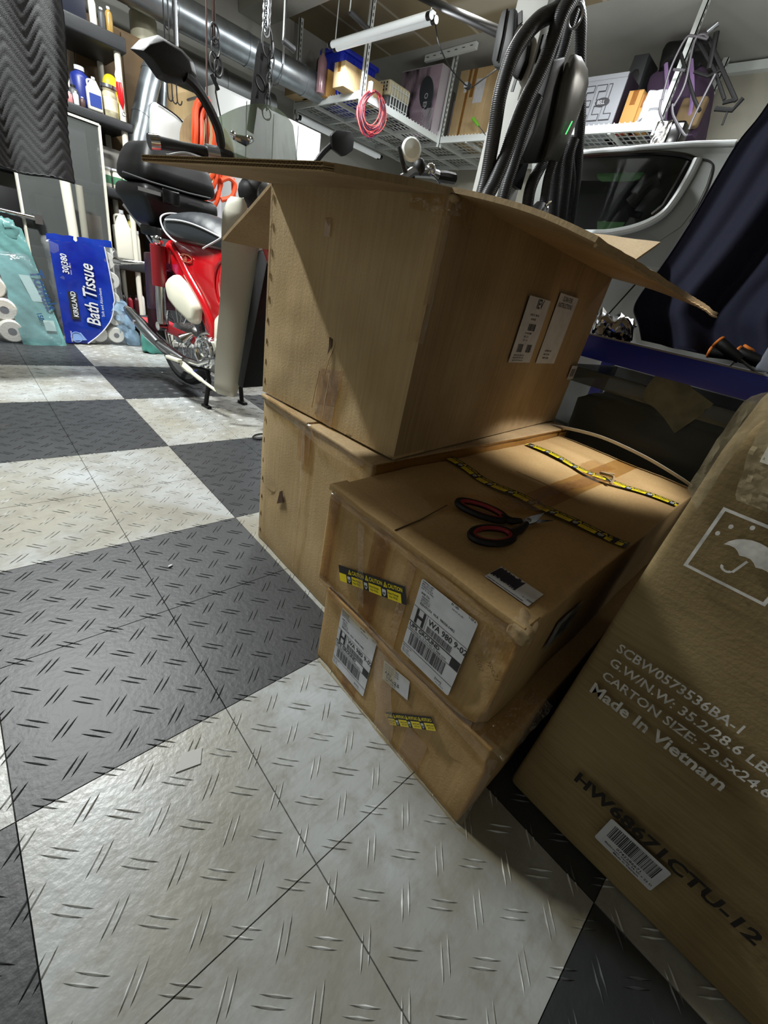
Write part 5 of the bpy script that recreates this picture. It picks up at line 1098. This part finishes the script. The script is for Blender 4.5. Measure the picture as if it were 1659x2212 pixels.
# contents of the second rack (seen through its long side)
def onp(u0, u1, vt, x, dep, vb=None):
    a, b = PX(u0, vt+30, x), PX(u1, vt+30, x); zt = PX((u0+u1)/2, vt, x).z; return x, x+dep, b.y, a.y, RT, zt
x0, x1, y0, y1, z0, z1 = onp(958, 1056, 152, 10.12, 1.5); y1 = min(y1, 7.6)
t = carton('tall brown carton with white address label on the long rack', x0, x1, y0, y1, z0, z1); cy_ = y0+(y1-y0)*.28
part('label_sheet', MB().box(x0-.006,x0-.002,cy_-.18,cy_+.14,RT+.75,RT+1.25), WHITE, t); part('packing_tape', MB().box(x0-.005,x0-.002,y0+(y1-y0)*.62,y0+(y1-y0)*.7,RT,z1), TAPE_T, t); part('label_sheet', MB().box(x0-.006,x0-.002,y1-.35,y1-.25,RT+1.0,RT+1.2), WHITE, t)
t = thing('screwdriver', 'screwdriver with lime green handle lying at the rack edge', 'screwdriver', (10.05,4.3,RT)); a, b = PX(1022,256,9.98), PX(1034,272,9.98); part('handle', MB().tube([a,a.lerp(b,.3),b], [.045,.04,.03], 10), GREEN, t); part('shaft', MB().cyl(b, b+(b-a)*1.6, .012, 6), STEEL, t)
x0, x1, y0, y1, z0, z1 = onp(1232, 1346, 166, 10.12, 1.1)
t = thing('product_box', 'silver grey carton printed with big outlined letters on the long rack', 'box', (x0+.5,(y0+y1)/2,RT)); SG = mat('silver_print',(150,154,160),.5)
part('body', MB().box(x0,x1,y0,y1,z0,z1), SG, t, bevel=.015); part('dark_side', MB().box(x0+.02,x1,y0-.008,y0-.002,z0,z1), mat('dark_print',(54,46,56),.5), t); part('rim', MB().box(x0-.01,x0+.04,y0,y1,z1-.07,z1+.01), SG, t)
H_ = z1-z0; k = MB(); k.text('REEL', H_*.92, (x0-.01,y1-.02,z0+.18*H_), (0,-1,0), (0,0,1), .03, sx=.66); part('lettering_outline', k, INKG, t); k = MB(); k.text('REEL', H_*.92, (x0-.016,y1-.02,z0+.18*H_), (0,-1,0), (0,0,1), .008, sx=.66); part('lettering', k, SG, t)
cy_ = y0+.3*(y1-y0); k = MB(); k.ell((x0-.02,cy_,z0+.5*H_),(.004,0,0),(0,.17,0),(0,0,.08),20,8); part('emblem', k, INKG, t); k = MB(); k.text('BELL', .1, (x0-.026,cy_+.12,z0+.5*H_-.035), (0,-1,0), (0,0,1), .02, sx=.9); part('lettering', k, WHITE, t)
x0, x1, y0, y1, z0, z1 = onp(1352, 1400, 118, 10.75, .7)
t = thing('speaker_case', 'black angular case with two oval openings on the long rack', 'case', (x0+.3,(y0+y1)/2,RT)); part('body', MB().hexa([(x0,y0,RT),(x1,y0,RT),(x1,y1,RT),(x0,y1,RT)],[(x0,y0+.1,z1),(x1,y0+.1,z1),(x1,y1-.1,z1),(x0,y1-.1,z1)]), DGREY, t, bevel=.02)
for z in (RT+.45, RT+1.05): part('oval_opening', MB().ell((x0-.004,(y0+y1)/2,z),(.01,0,0),(0,.12,0),(0,0,.18),18,8), INK, t)
part('paper_tag', MB().box(x0-.02,x0-.008,y1-.05,y1+.25,RT+.55,RT+.95), mat('tag_paper',(200,196,190),.6), t)
x0, x1, y0, y1, z0, z1 = onp(1350, 1380, 196, 10.1, .5); carton('small open brown carton left of the white paper bag', x0, x1, y0, y1, z0, z1, mat('orange_card'))
x0, x1, y0, y1, z0, z1 = onp(1378, 1396, 205, 10.15, .5); carton('narrow brown carton touching the white paper bag', x0, x1, y0, y1, z0, z1, mat('orange_card'))
x0, x1, y0, y1, z0, z1 = onp(1388, 1432, 192, 10.1, .4); t = thing('paper_bag', 'crumpled white paper bag at the end of the long rack', 'bag', (x0+.2,(y0+y1)/2,RT)); part('body', MB().rbox((x0,y0,RT),(.4,0,0),(0,y1-y0,0),(0,0,z1-RT), .06, (4,5,6), lambda w_, p: w_+V(1,1,1)*N3(w_,9,7)*.07), mat('bag_white',(206,208,212),.5,bump=.6,bscale=40), t, weld=True); part('rolled_top', MB().cyl((x0+.2,y0,z1), (x0+.2,y1,z1), .04), MATS['bag_white'], t)
# backpack and frame
t = thing('backpack', 'large purple and black backpack lying on the end of the long rack', 'backpack', (11.1,2.0,RT))
a = PX(1425,150,10.8); b = PX(1560,230,10.8)
part('main_bag', MB().rbox((10.75,.95,RT),(1.2,0,0),(0,1.25,0),(0,0,1.25), .25, (5,8,7), lambda w_, p: w_+V(1,1,1)*N3(w_,2.6,7)*.14+V(0,.35*(w_.z-RT),0)), PURPLE, t, weld=True)
part('lid_pocket', MB().rbox((10.7,1.45,RT+1.1),(1.1,0,0),(0,.95,0),(0,0,.55), .2, (4,5,4), lambda w_, p: w_+V(1,1,1)*N3(w_,4,2)*.12), BLACKP, t, weld=True)
for y in (1.2,1.7): part('shoulder_strap', MB().tube(spline([(10.7,y,RT+.2),(10.55,y+.1,RT+.6),(10.66,y+.45,RT+1.2)],6), .04, 6), mat('strap_lilac',(150,120,170),.7), t)
part('side_pocket', MB().rbox((10.62,1.0,RT+.1),(.2,0,0),(0,.5,0),(0,0,.5), .06, (3,3,3)), mat('pocket_brown',(120,100,70),.8), t, weld=True)
t = thing('folding_frame', 'black tubular folding frame leaning over the end of the long rack', 'frame', (10.4,1.3,RT)); XF = 9.85
def qf(u, v, d=0): return PX(u, v, XF+d)
for pts, r_ in (([(1532,87),(1560,150),(1590,218)],.035),([(1500,75),(1545,155),(1565,215)],.03),([(1590,215),(1562,222)],.035),([(1560,150),(1530,165),(1500,155)],.03),([(1548,70),(1540,110),(1532,150)],.05),([(1605,212),(1582,238),(1545,235)],.04),([(1470,115),(1500,215),(1512,240)],.03),([(1575,232),(1560,270)],.02)):
    part('tube', MB().tube([qf(*p) for p in pts], r_, 8), BLACKP, t)
for pts in ([(1430,215),(1448,150),(1480,85),(1500,78),(1528,84),(1520,74),(1500,90),(1480,180),(1455,230)],[(1455,150),(1480,152)],[(1545,160),(1500,250),(1488,280)],[(1428,215),(1425,240),(1432,260)],[(1453,225),(1455,250),(1478,290),(1486,290)]):
    part('frame_rail', MB().tube(spline([qf(*p, -.1) for p in pts],5), .022, 8), mat('dull_steel',(96,94,98),.45,.5), t)
part('roller', MB().cyl(qf(1528,70), qf(1552,50), .05), STEEL, t)
t = thing('device_box', 'small glossy black and silver device hanging off the rack end', 'device', tuple(qf(1545,300))); a = qf(1520,290); part('body', MB().rbox((9.9,.95,5.95),(.4,0,0),(0,.5,0),(0,0,.45), .05, (2,2,2)), BLACKG, t, weld=True); part('front_plate', MB().rbox((9.86,1.2,5.97),(.04,0,0),(0,.3,0),(0,0,.42), .01, (2,6,6), lambda w_, p: w_+V(1,0,0)*N3(w_,12,2)*.05), CHROME, t, weld=True); part('hanger', MB().tube([(10.1,1.2,6.35),(10.1,1.5,6.5)], .02, 6), STEEL, t)
t = thing('orange_object', 'orange plastic clamps lying on the wire shelf of the long rack', 'clamp', (10.6,2.6,RT)); part('jaw', MB().box(10.2,10.6,2.5,2.7,RT,RT+.08), ORANGE, t); part('jaw', MB().box(10.3,10.7,2.2,2.35,RT,RT+.08), ORANGE, t); part('bar', MB().box(10.2,10.35,2.3,2.6,RT,RT+.05), ORANGE, t)
# red wire bundle
c = PY(806,236,7.72); t = thing('cable_coil', 'bundle of red and dark wires hanging from the front beam of the rack', 'cable', (c.x,7.72,c.z-.5)); r_ = random.Random(3); WR = [mat('wire_pink',(200,92,90),.5), mat('wire_red',(120,28,40),.5), mat('wire_dark',(50,30,52),.6)]
top = PY(800,188,7.74)
for k in range(17):
    w_, h = .24+r_.random()*.14, .33+r_.random()*.14; cx = c.x+r_.uniform(-.07,.07)-.02; P_ = []
    for a_ in range(24):
        an = math.pi*a_/12; P_.append(V(cx+w_*math.sin(an)*(1-.35*max(0,math.cos(an)))+.08*math.sin(an+.5), 7.72-.06*r_.random()*0+.02*math.sin(an*3+k), top.z-h*(1-math.cos(an))*1.0-.02+.012*math.sin(an*5+k)))
    part('wire', MB().tube(P_, .014, 6, True), WR[k%3], t)
part('tie', MB().box(top.x-.03,top.x+.03,7.68,7.8,top.z-.1,top.z+.1), WHITE, t)
# lamps
def tube_lamp(lab, a, b, sides, hang=True):
    a, b = Vector(a), Vector(b); d = (b-a).normalized(); s = Vector((d.y,-d.x,0)); t = thing('tube_light', lab, 'lamp', tuple((a+b)/2))
    part('housing', MB().beam(a+V(0,0,.07), b+V(0,0,.07), .12, .05), WMETAL, t, bevel=.01)
    for k in (-1,1):
        part('tube', MB().cyl(a+s*.075*k, b+s*.075*k, .058, 16), LAMPM, t)
        for e, dd in ((a,-d),(b,d)): part('end_cap', MB().cyl(e+s*.075*k-dd*.09, e+s*.075*k+dd*.01, .063, 14), BLACKG, t); part('end_disc', MB().cyl(e+s*.075*k+dd*.01, e+s*.075*k+dd*.02, .06, 14), WMETAL, t)
    if hang:
        for e in (a.lerp(b,.03), a.lerp(b,.97)): part('hanging_chain', MB().cyl(e+V(0,0,.09), V(e.x,e.y,8.2), .012, 6), WMETAL, t)
    return t
tube_lamp('twin white tube light hanging on cords in front of the rack', PZ(718,102,7.0), PZ(936,38,7.0), 1)
tube_lamp('twin tube light fixed under the back ceiling rack by the wall', (6.9,10.8,6.1), (10.3,10.8,6.1), 1, False)
solo('power_cord', MB().tube(spline([PZ(940,50,7.0),PY(950,100,4.9),PY(975,150,4.9),PY(1008,186,4.9)],8), .012, 6).box(*(lambda p: (p.x-.1,p.x+.02,p.y-.05,p.y+.05,p.z-.04,p.z+.05))(PY(1012,188,4.9))).tube([PY(1018,190,4.9),PY(1045,170,4.0),PY(1075,148,2.2)], .012, 6), BLACKP, 'thin black cord with plug running from the tube light to the post', 'cord')
for i, (u_, v_, u2, v2) in enumerate(((612,72,636,108),(757,10,800,68))):
    a = PY(u_, v_, 7.0+.3*i); z = PY(u_, v_+16, 7.0+.3*i).z; b = PY(u2, v2, 7.0+.3*i)
    t = thing('ceiling_hook', ('grey foam covered ceiling hook at the left of the rack','grey foam covered ceiling hook above the tube light')[i], 'hook', tuple(a)); part('rod', MB().cyl((a.x,a.y,z), (a.x,a.y,8.2), .015, 8), WMETAL, t); part('foam_arm', MB().cyl((a.x,a.y,z), b, .055, 12), DGREY, t)

# ------------------------------------------------------------------ post with charger
t = struct('trim_3', MB().box(4.0,4.46,.70,1.15,0,8.2), mat('post_white',(198,200,196),.6,var=.08,vscale=5), bevel=.01)
t = thing('vehicle_charger', 'silver and black wall charger on the white post, cable looped over it', 'charger', (4.23,.4,3.9)); YC = .34
def qc(u, v, d=0): return PY(u, v, YC+d)
blk = [(1222,122),(1196,128),(1183,175),(1168,225),(1152,285),(1128,338),(1134,354),(1170,352),(1196,300),(1214,190)]
part('housing', MB().poly([qc(*p, .02) for p in blk], (0,.27,0)), BLACKP, t, bevel=.02)
sil = [(1236,118),(1250,124),(1264,150),(1266,178),(1256,215),(1240,262),(1222,306),(1198,357),(1184,352),(1170,345),(1186,300),(1202,230),(1212,180),(1224,140)]
def dome(p): return p
P_ = [qc(*p) for p in sil]; c = sum(P_, V(0,0,0))/len(P_); mb = MB(); rings = [[c+(p-c)*s_+V(0,d_,0) for p in P_] for s_, d_ in ((1,.02),(1,-.035),(.9,-.06),(.6,-.08),(.25,-.085))]; k_ = len(P_)
for rr in rings: mb.v += [tuple(p) for p in rr]
for i in range(4):
    for j in range(k_): mb.f.append((i*k_+j, i*k_+(j+1)%k_, (i+1)*k_+(j+1)%k_, (i+1)*k_+j))
mb.f.append(tuple(4*k_+j for j in range(k_))); mb.f.append(tuple(range(k_))[::-1]); part('front_cover', mb, SILVERC, t, sharp=50)
part('status_light', MB().beam(qc(1222,290,-.12), qc(1236,262,-.13), .007, .012, (0,1,0)), mat('green_led',(90,255,130),.3,emit=1.5), t)
part('wall_bracket', MB().box(4.05,4.4,.62,.7,3.9,5.3), BLACKP, t)
RB = mat('cable_black',(34,35,38),.42)
nt = RB.node_tree; wv = nt.nodes.new('ShaderNodeTexWave'); wv.inputs['Scale'].default_value = 60; wv.bands_direction = 'Z'; g_ = nt.nodes.new('ShaderNodeNewGeometry'); nt.links.new(g_.outputs['Position'], wv.inputs[0]); bp_ = nt.nodes.new('ShaderNodeBump'); bp_.inputs['Strength'].default_value = .22; bp_.inputs['Distance'].default_value = .003; nt.links.new(wv.outputs[1], bp_.inputs['Height']); nt.links.new(bp_.outputs[0], nt.nodes['Principled BSDF'].inputs['Normal'])
t = thing('charging_cable', 'thick ribbed black cable in long loops over the charger and post', 'cable', (4.1,.2,2.5))
for y, r_, pts in ((.22,.075,[(1230,-30),(1206,19),(1165,43),(1131,80),(1107,121),(1090,169),(1078,217),(1069,277),(1059,338),(1050,386),(1037,435),(1020,520)]),
                   (.1,.078,[(1252,-30),(1233,0),(1211,36),(1194,84),(1175,137),(1156,178),(1134,222),(1112,277),(1092,335),(1066,398),(1046,440),(1030,520)]),
                   (.3,.07,[(1160,210),(1140,260),(1124,305),(1107,362),(1095,398),(1083,446),(1070,520)]),
                   (.52,.07,[(1233,-20),(1247,7),(1254,50),(1253,120),(1254,240),(1250,313),(1245,386),(1235,458),(1225,540)]),
                   (.5,.075,[(1240,300),(1228,340),(1222,400),(1213,470),(1205,540)]),
                   (.52,.07,[(1216,310),(1205,360),(1198,420),(1192,500),(1190,540)]),
                   (.2,.06,[(1195,350),(1184,385),(1176,430),(1170,455)]),
                   (.5,.07,[(1240,20),(1228,60),(1215,110),(1205,140)]),
                   (.5,.08,[(1172,352),(1150,395),(1140,440),(1135,520)]),
                   (.54,.06,[(1228,320),(1235,400),(1222,500),(1216,540)])):
    part('cable_loop', MB().tube(spline([PY(a_, b_, y) for a_, b_ in pts],6), r_, 14), RB, t)
part('connector', MB().tube([PY(1170,440,.15),PY(1160,465,.15),PY(1150,500,.15)], [.07,.15,.12], 14), BLACKP, t); part('release_hook', MB().tube(spline([PY(1178,444,.05),PY(1190,436,.05),PY(1182,455,.05),PY(1184,480,.05),PY(1175,492,.05)],5), .014, 6), CHROME, t)
part('cable_tie', MB().torus(PY(1243,35,.2), .09, .014, (.2,1,.4)), STEEL, t)
a = PX(1085,80,4.0)
t = thing('junction_box', 'black rounded box mounted on the left of the white post', 'box', tuple(a)); P_ = [PX(u_,v_,3.9) for u_, v_ in ((1088,18),(1112,14),(1108,80),(1088,148),(1066,145),(1060,130),(1072,60),(1082,24))]; part('body', MB().poly(P_, (.1,0,0)), DGREY, t, bevel=.03); part('seam', MB().tube([PX(1096,20,3.88),PX(1086,80,3.88),PX(1074,132,3.88)], .012, 6), BLACKG, t); part('mount', MB().beam(PX(1090,80,4.02), V(4.05,1.14,PX(1090,80,4.0).z), .06, .06), BLACKP, t)
t = thing('work_gloves', 'black cloth pouch hanging from a strap on the post', 'pouch', tuple(PX(1120,110,3.9))); P_ = [PX(u_,v_,3.86) for u_, v_ in ((1126,48),(1138,60),(1142,85),(1134,130),(1118,170),(1106,165),(1100,130),(1106,80),(1118,54))]; part('pouch', MB().poly(P_, (.1,0,0)), BLACKP, t, bevel=.03); part('strap', MB().beam(PX(1124,26,3.9), PX(1124,52,3.9), .05, .02, (1,0,0)), BLACKP, t); part('tail', MB().beam(PX(1116,165,3.9), PX(1106,198,3.9), .04, .015, (1,0,0)), DGREY, t)
solo('strut_rod', MB().tube([PZ(880,-20,8.18),PY(1106,82,1.3),PY(1118,88,1.2)], .06, 12), BLACKP, 'black rod running diagonally from the ceiling to the post', 'rod')
t = thing('electrical_panel', 'grey electrical panel partly hidden behind the white post', 'panel', (12.3,5.4,5.4)); y0, y1 = PX(1085,200,12.3).y, PX(1050,200,12.3).y; part('box', MB().box(12.25,12.49,y0,y1,PX(1060,258,12.3).z,PX(1072,150,12.3).z), mat('panel_grey',(130,134,134),.4), t, bevel=.02); part('door', MB().box(12.22,12.25,y0+.05,y1-.05,PX(1060,250,12.3).z,PX(1072,160,12.3).z), mat('panel_grey'), t, bevel=.01)

# ------------------------------------------------------------------ vehicle, bench, cloth
XV = 6.4
t = thing('parked_vehicle', 'silver white vehicle with dark side window behind the bench', 'vehicle', (9.3,-1.3,0))
def qv(u, v, d=0): return PX(u, v, XV+d)
zt = 4.98; yr = 2.55
part('lower_body', MB().rbox((XV,-5.2,.7),(5.7,0,0),(0,yr+5.2,0),(0,0,2.95), .3, (4,8,6), lambda w_, p: w_+V(-.0+.1*math.sin(max(0,min(1,(w_.z-.7)/2.95))*math.pi)*-1 if w_.x < 9 else 0,0,0)), VANP, t, weld=True)
gl = [(1180,345),(1250,341),(1400,333),(1470,337),(1500,347),(1480,385),(1452,430),(1425,460),(1385,482),(1330,496),(1280,500),(1180,500)]
P_ = [qv(*p) for p in gl]
# side panel around the glass: outer outline, split into quads against the window outline
out = [(1150,334),(1250,328),(1400,316),(1500,310),(1580,307),(1610,330),(1600,430),(1560,520),(1480,600),(1380,640),(1280,640),(1140,620)]
Q_ = [qv(*p) for p in out]; mb = MB(); n_ = len(P_)
for k in range(n_): mb.add([Q_[k],Q_[(k+1)%n_],P_[(k+1)%n_],P_[k]], [(0,1,2,3)])
part('side_panel', mb, VANP, t, sharp=60)
part('roof', MB().sheet(lambda u, v: V(XV+5.7*u, Q_[1].y+.9+(Q_[5].y-1.2-Q_[1].y-.9)*v, 0)+V(.0,0,4.64+.26*math.sin(math.pi*min(1,.09+u*.82))**.5+.05*math.sin(math.pi*v)), 16, 10, .12), VANP, t, sharp=60)
part('roof_rail', MB().tube([qv(*p, -.02) for p in ((1170,338),(1250,331),(1400,318),(1500,311),(1590,309))], .035, 10), VANT, t)
part('window_glass', MB().poly([qv(*p, .02) for p in gl], (.02,0,0)), mat('side_glass',(12,16,14),.04,alpha=.4,coat=.2), t)
part('window_trim', MB().tube(spline([qv(*p, -.03) for p in ((1150,502),(1280,505),(1335,501),(1388,487),(1430,464),(1458,432),(1487,385),(1508,343))],6), [.06]*len(spline([0*V(0,0,0)]*8,6)), 10), VANT, t)
part('window_seal', MB().tube(spline([qv(*p, -.02) for p in ((1160,343),(1250,338),(1400,331),(1470,335),(1502,345))],6), .035, 8), BLACKG, t); part('window_seal', MB().tube([qv(*p, -.02) for p in ((1490,350),(1462,400),(1435,445),(1410,466))], .05, 8), BLACKG, t)
part('panel_gap', MB().tube(spline([qv(*p, -.015) for p in ((1510,343),(1532,348),(1540,362),(1530,400),(1512,440),(1490,480))],6), .012, 6), DGREY, t)
part('quarter_panel', MB().poly([qv(*p, -.01) for p in ((1508,348),(1530,352),(1537,364),(1526,400),(1505,445),(1470,490),(1425,520),(1400,505),(1440,480),(1470,440),(1495,395))], (.008,0,0)), VANP, t)
part('interior', MB().box(XV+.75,XV+5,-2.5,yr-.4,2.6,4.7), mat('cabin_dark',(22,23,22),.8), t)
part('inner_pillar', MB().tube([qv(1360,440,.3),qv(1400,400,.3),qv(1425,385,.3)], .09, 10), mat('seat_grey',(112,114,110),.8), t); part('seat_belt', MB().tube([qv(1358,440,.38),qv(1365,462,.38),qv(1385,465,.38)], .05, 8), BLACKP, t)
part('seat_back', MB().hexa([qv(1340,500,.6),qv(1400,480,.6),qv(1400,480,.7),qv(1340,500,.7)],[qv(1420,385,.6),qv(1470,375,.6),qv(1470,375,.7),qv(1420,385,.7)]), mat('seat_grey',(112,114,110),.8), t)
part('window_reflection', MB().poly([qv(*p, .35) for p in ((1289,375),(1392,372),(1382,386),(1368,391),(1300,392),(1291,386)) ], (.01,0,0)), mat('painted_reflection',(70,118,64),.6,emit=.22), t, 'green reflection painted as a glowing patch'); part('window_reflection', MB().poly([qv(*p, .35) for p in ((1290,478),(1350,480),(1340,498),(1290,499))], (.01,0,0)), mat('painted_reflection'), t, 'green reflection painted as a glowing patch')  # reflections in the side glass put in as glowing green patches
for u_, v_, u2, v2 in ((1336,374,1330,391),(1303,478,1298,499)): part('reflection_bar', MB().beam(qv(u_,v_,.58), qv(u2,v2,.58), .08, .01, (1,0,0)), VANT, t)  # white bars belonging to the painted reflections
for y in (-4.0, 1.3):
    wh = part('wheel', MB().torus((XV+.25,y,1.05), .85, .22, (1,0,0), 36, 10), RUBBER, t); part('rim', MB().lathe([(0,0),(.3,.02),(.66,.06),(.68,0)], (XV+.1,y,1.05), (-1,0,0), 24), STEEL, wh)
# bench
t = thing('workbench', 'low bench with bright blue front edge behind the parcels', 'bench', (4.0,-3.2,0))
part('front_edge', MB().box(3.1,3.16,-5.6,-1.25,2.17,2.39), BLUEE, t, bevel=.008); part('top', MB().box(3.16,4.9,-5.6,-1.25,2.25,2.38), mat('bench_top',(26,28,34),.5), t)
part('edge_strip', MB().box(3.095,3.12,-5.6,-1.25,2.385,2.4), mat('edge_grey',(120,122,126),.5), t)
for x in (3.22,4.75):
    for y in (-5.4,-1.35): part('leg', MB().box(x-.07,x+.07,y-.07,y+.07,0,2.25), BLUEE, t)
part('lower_shelf', MB().box(3.16,4.9,-5.3,-1.45,.5,.58), BLACKP, t)
t = thing('storage_tote', 'smoky clear plastic tote under the blue edged bench', 'tote', (3.9,-2.6,.58))
part('body', MB().hexa([(3.26,-3.5,.6),(4.6,-3.5,.6),(4.6,-1.55,.6),(3.26,-1.55,.6)],[(3.2,-3.6,1.95),(4.7,-3.6,1.95),(4.7,-1.48,1.95),(3.2,-1.48,1.95)]), TOTE, t, bevel=.03)
part('rim', MB().box(3.16,3.24,-3.65,-1.45,1.9,2.06).box(3.16,4.74,-1.5,-1.45,1.9,2.06).box(4.66,4.74,-3.65,-1.45,1.9,2.06).box(3.16,4.74,-3.65,-3.6,1.9,2.06), mat('tote_rim',(78,84,80),.3,alpha=.7), t, bevel=.01)
part('contents', MB().rbox((3.34,-3.4,.64),(1.15,0,0),(0,1.75,0),(0,0,1.15), .1, (5,6,5), lambda w_, p: w_+V(1,1,1)*N3(w_,4,2)*.08), mat('dark_contents',(14,15,15),.8), t, weld=True)
pp = [(1418,809),(1440,812),(1447,808),(1472,812),(1495,838),(1541,872),(1535,880),(1522,885),(1520,893),(1457,936),(1432,900),(1415,882),(1392,866),(1388,850),(1400,830)]
solo('cleaning_cloth', MB().poly([PX(a_, b_, 3.15) for a_, b_ in pp], (.02,0,0)), mat('dusty_cloth',(118,120,104),.9,var=.3,vscale=14,bump=.4,bscale=40), 'grey green folded cloth hanging against the smoky tote', 'cloth')
# tools on the bench
ORB = mat('orange_ring',(214,120,44),.45)
for i, (a_, b_, c_, d_, lab) in enumerate(((1545,744,1600,790,'black screwdriver with orange collar, highest one of the bench tools'),(1578,777,1640,812,'black screwdriver with orange collar in the middle of the bench tools'),(1612,764,1590,778,'short black screwdriver pointing up beside the bottle'),(1522,776,1576,786,'black screwdriver with plain handle, leftmost of the bench tools'),(1572,784,1650,800,'black handled driver lying nearest the blue edge'),(1530,774,1580,795,'black pliers handle under the other bench tools'))):
    x = 3.35+.05*i; p, q = PX(a_, b_, x), PX(c_, d_, x); p.z = 2.47+.05*(i%3)+ (.1 if i == 0 else 0); q.z = 2.45+.03*(i%2); d = (q-p)
    t = thing('screwdriver', lab, 'screwdriver', tuple((p+q)/2)); part('handle', MB().tube([p,p+d*.1,p+d*.5,p+d*.9], [.035,.05,.045,.038], 12), BLACKP, t); part('collar', MB().torus(p+d*.05, .042, .014, d), ORB, t); part('shaft', MB().cyl(p+d*.9, p+d*1.6, .012, 6), STEEL, t)
c = PX(1648,790,3.3)
t = bottle('bottle', 'small clear bottle with purple label on the bench', 'bottle', 3.45, c.y-.03, 2.4, .10, .42, mat('clear_bottle',(170,175,190),.1,alpha=.55), lab=mat('purple_label',(92,48,128),.4), square=True, capm=OFFW)
t = thing('foil_pouch', 'crumpled shiny foil pouch on the bench beside the open carton', 'pouch', (3.4,-1.75,2.4)); c = PX(1328,712,3.4); part('body', MB().rbox((3.25,c.y-.16,2.4),(.3,0,0),(0,.36,0),(0,0,.2), .05, (6,7,5), lambda w_, p: w_+V(1,1,1)*N3(w_,16,5)*.09), CHROME, t, weld=True, sharp=15)
solo('thin_cable', MB().tube([PX(1295,700,3.6),PX(1340,650,3.6),PX(1378,608,3.6)], .008, 6), BLACKP, 'thin black cable rising behind the open carton', 'cable')
# navy cloth
LE = [PX(a_, b_, x_) for a_, b_, x_ in ((1700,160,3.9),(1640,250,3.85),(1590,312,3.8),(1540,395,3.75),(1490,480,3.72),(1430,572,3.7),(1385,632,3.7),(1368,668,3.68),(1378,700,3.66),(1385,735,3.64))]
LS = spline(LE, 10)
def nv(u, v):
    x = v*(len(LS)-1); i = min(int(x), len(LS)-2); p = LS[i].lerp(LS[i+1], x-i)
    s = 3.0*u; z = p.z-(p.z-2.42)*0; k = min(1, u*14)
    f_ = .13*math.sin(s*8.2+.6)*(.35+.65*v)*k+.05*math.sin(s*17+2*v)*k
    sl = .55*s*(1-v)  # folds fan out from the top
    q = V(p.x+f_, p.y-s*.9-.12*math.sin(s*4)*(1-v)*0, p.z+sl*.6); q.z = max(q.z, 2.41); return q
t = thing('navy_cloth', 'navy blue cloth draped in folds over a stand at the right edge', 'cloth', (3.8,-3.2,2.4)); part('draped_cloth', MB().sheet(nv, 130, 60, .02), NAVY, t, sharp=180)
part('stand_pole', MB().cyl((4.2,-3.6,2.38),(4.2,-3.6,4.2), .05), STEEL, t)
# floor oddments
t = thing('cord_loop', 'small black cord loop on the floor beside the tall carton', 'cord', (-.05,.6,.0)); c = PZ(563,943,.02); part('cord', MB().torus(c, .11, .012, (0,0,1), 24, 6, 1.3, .8, (1,.4,0)), BLACKP, t)
for i, (u_, v_, lab) in enumerate(((368,1223,'tiny white crumb on the dark tile beside the tall carton'),(350,805,'tiny white scrap on the dark tile by the scooter'))):
    c = PZ(u_, v_, .004); solo('paper_scrap', MB().ell(c+V(0,0,.006),(.022,.01,0),(-.004,.01,0),(0,0,.008),7,5), WHITE, lab, 'scrap')
c = PZ(408,1640,.003); solo('peeled_sticker', MB().poly([c+V(-.08,-.03,0),c+V(.04,-.06,0),c+V(.08,.02,0),c+V(-.02,.05,0)], (0,0,.004)), mat('torn_paper',(196,196,192),.8,alpha=.75), 'torn white sticker remnant on the dirty white tile', 'sticker')

# ------------------------------------------------------------------ groups of like things
GROUPS = {'bottle': 'bottles on the shelves and bench', 'tub': 'tubs on the shelves', 'storage_tote': 'storage totes', 'cardboard_box': 'cardboard boxes',
          'wire_hook': 'wire hooks below the mirror', 'screwdriver': 'screwdrivers', 'spray_can': 'spray cans on the lowest shelf', 'air_duct': 'metal air ducts',
          'jug': 'jugs', 'plastic_pipe': 'plastic pipes by the shelves', 'tube_light': 'twin tube lights', 'ceiling_rack': 'ceiling racks', 'ceiling_hook': 'foam covered ceiling hooks',
          'hose': 'orange hoses', 'product_box': 'printed product boxes', 'paper_scrap': 'scraps on the floor', 'hanging_cable': 'cables hanging from the ceiling'}
for o in list(COL.objects):
    if o.parent is None and 'label' in o and 'group' not in o:
        k = o.name.split('.')[0]
        if k in GROUPS: o['group'] = GROUPS[k]
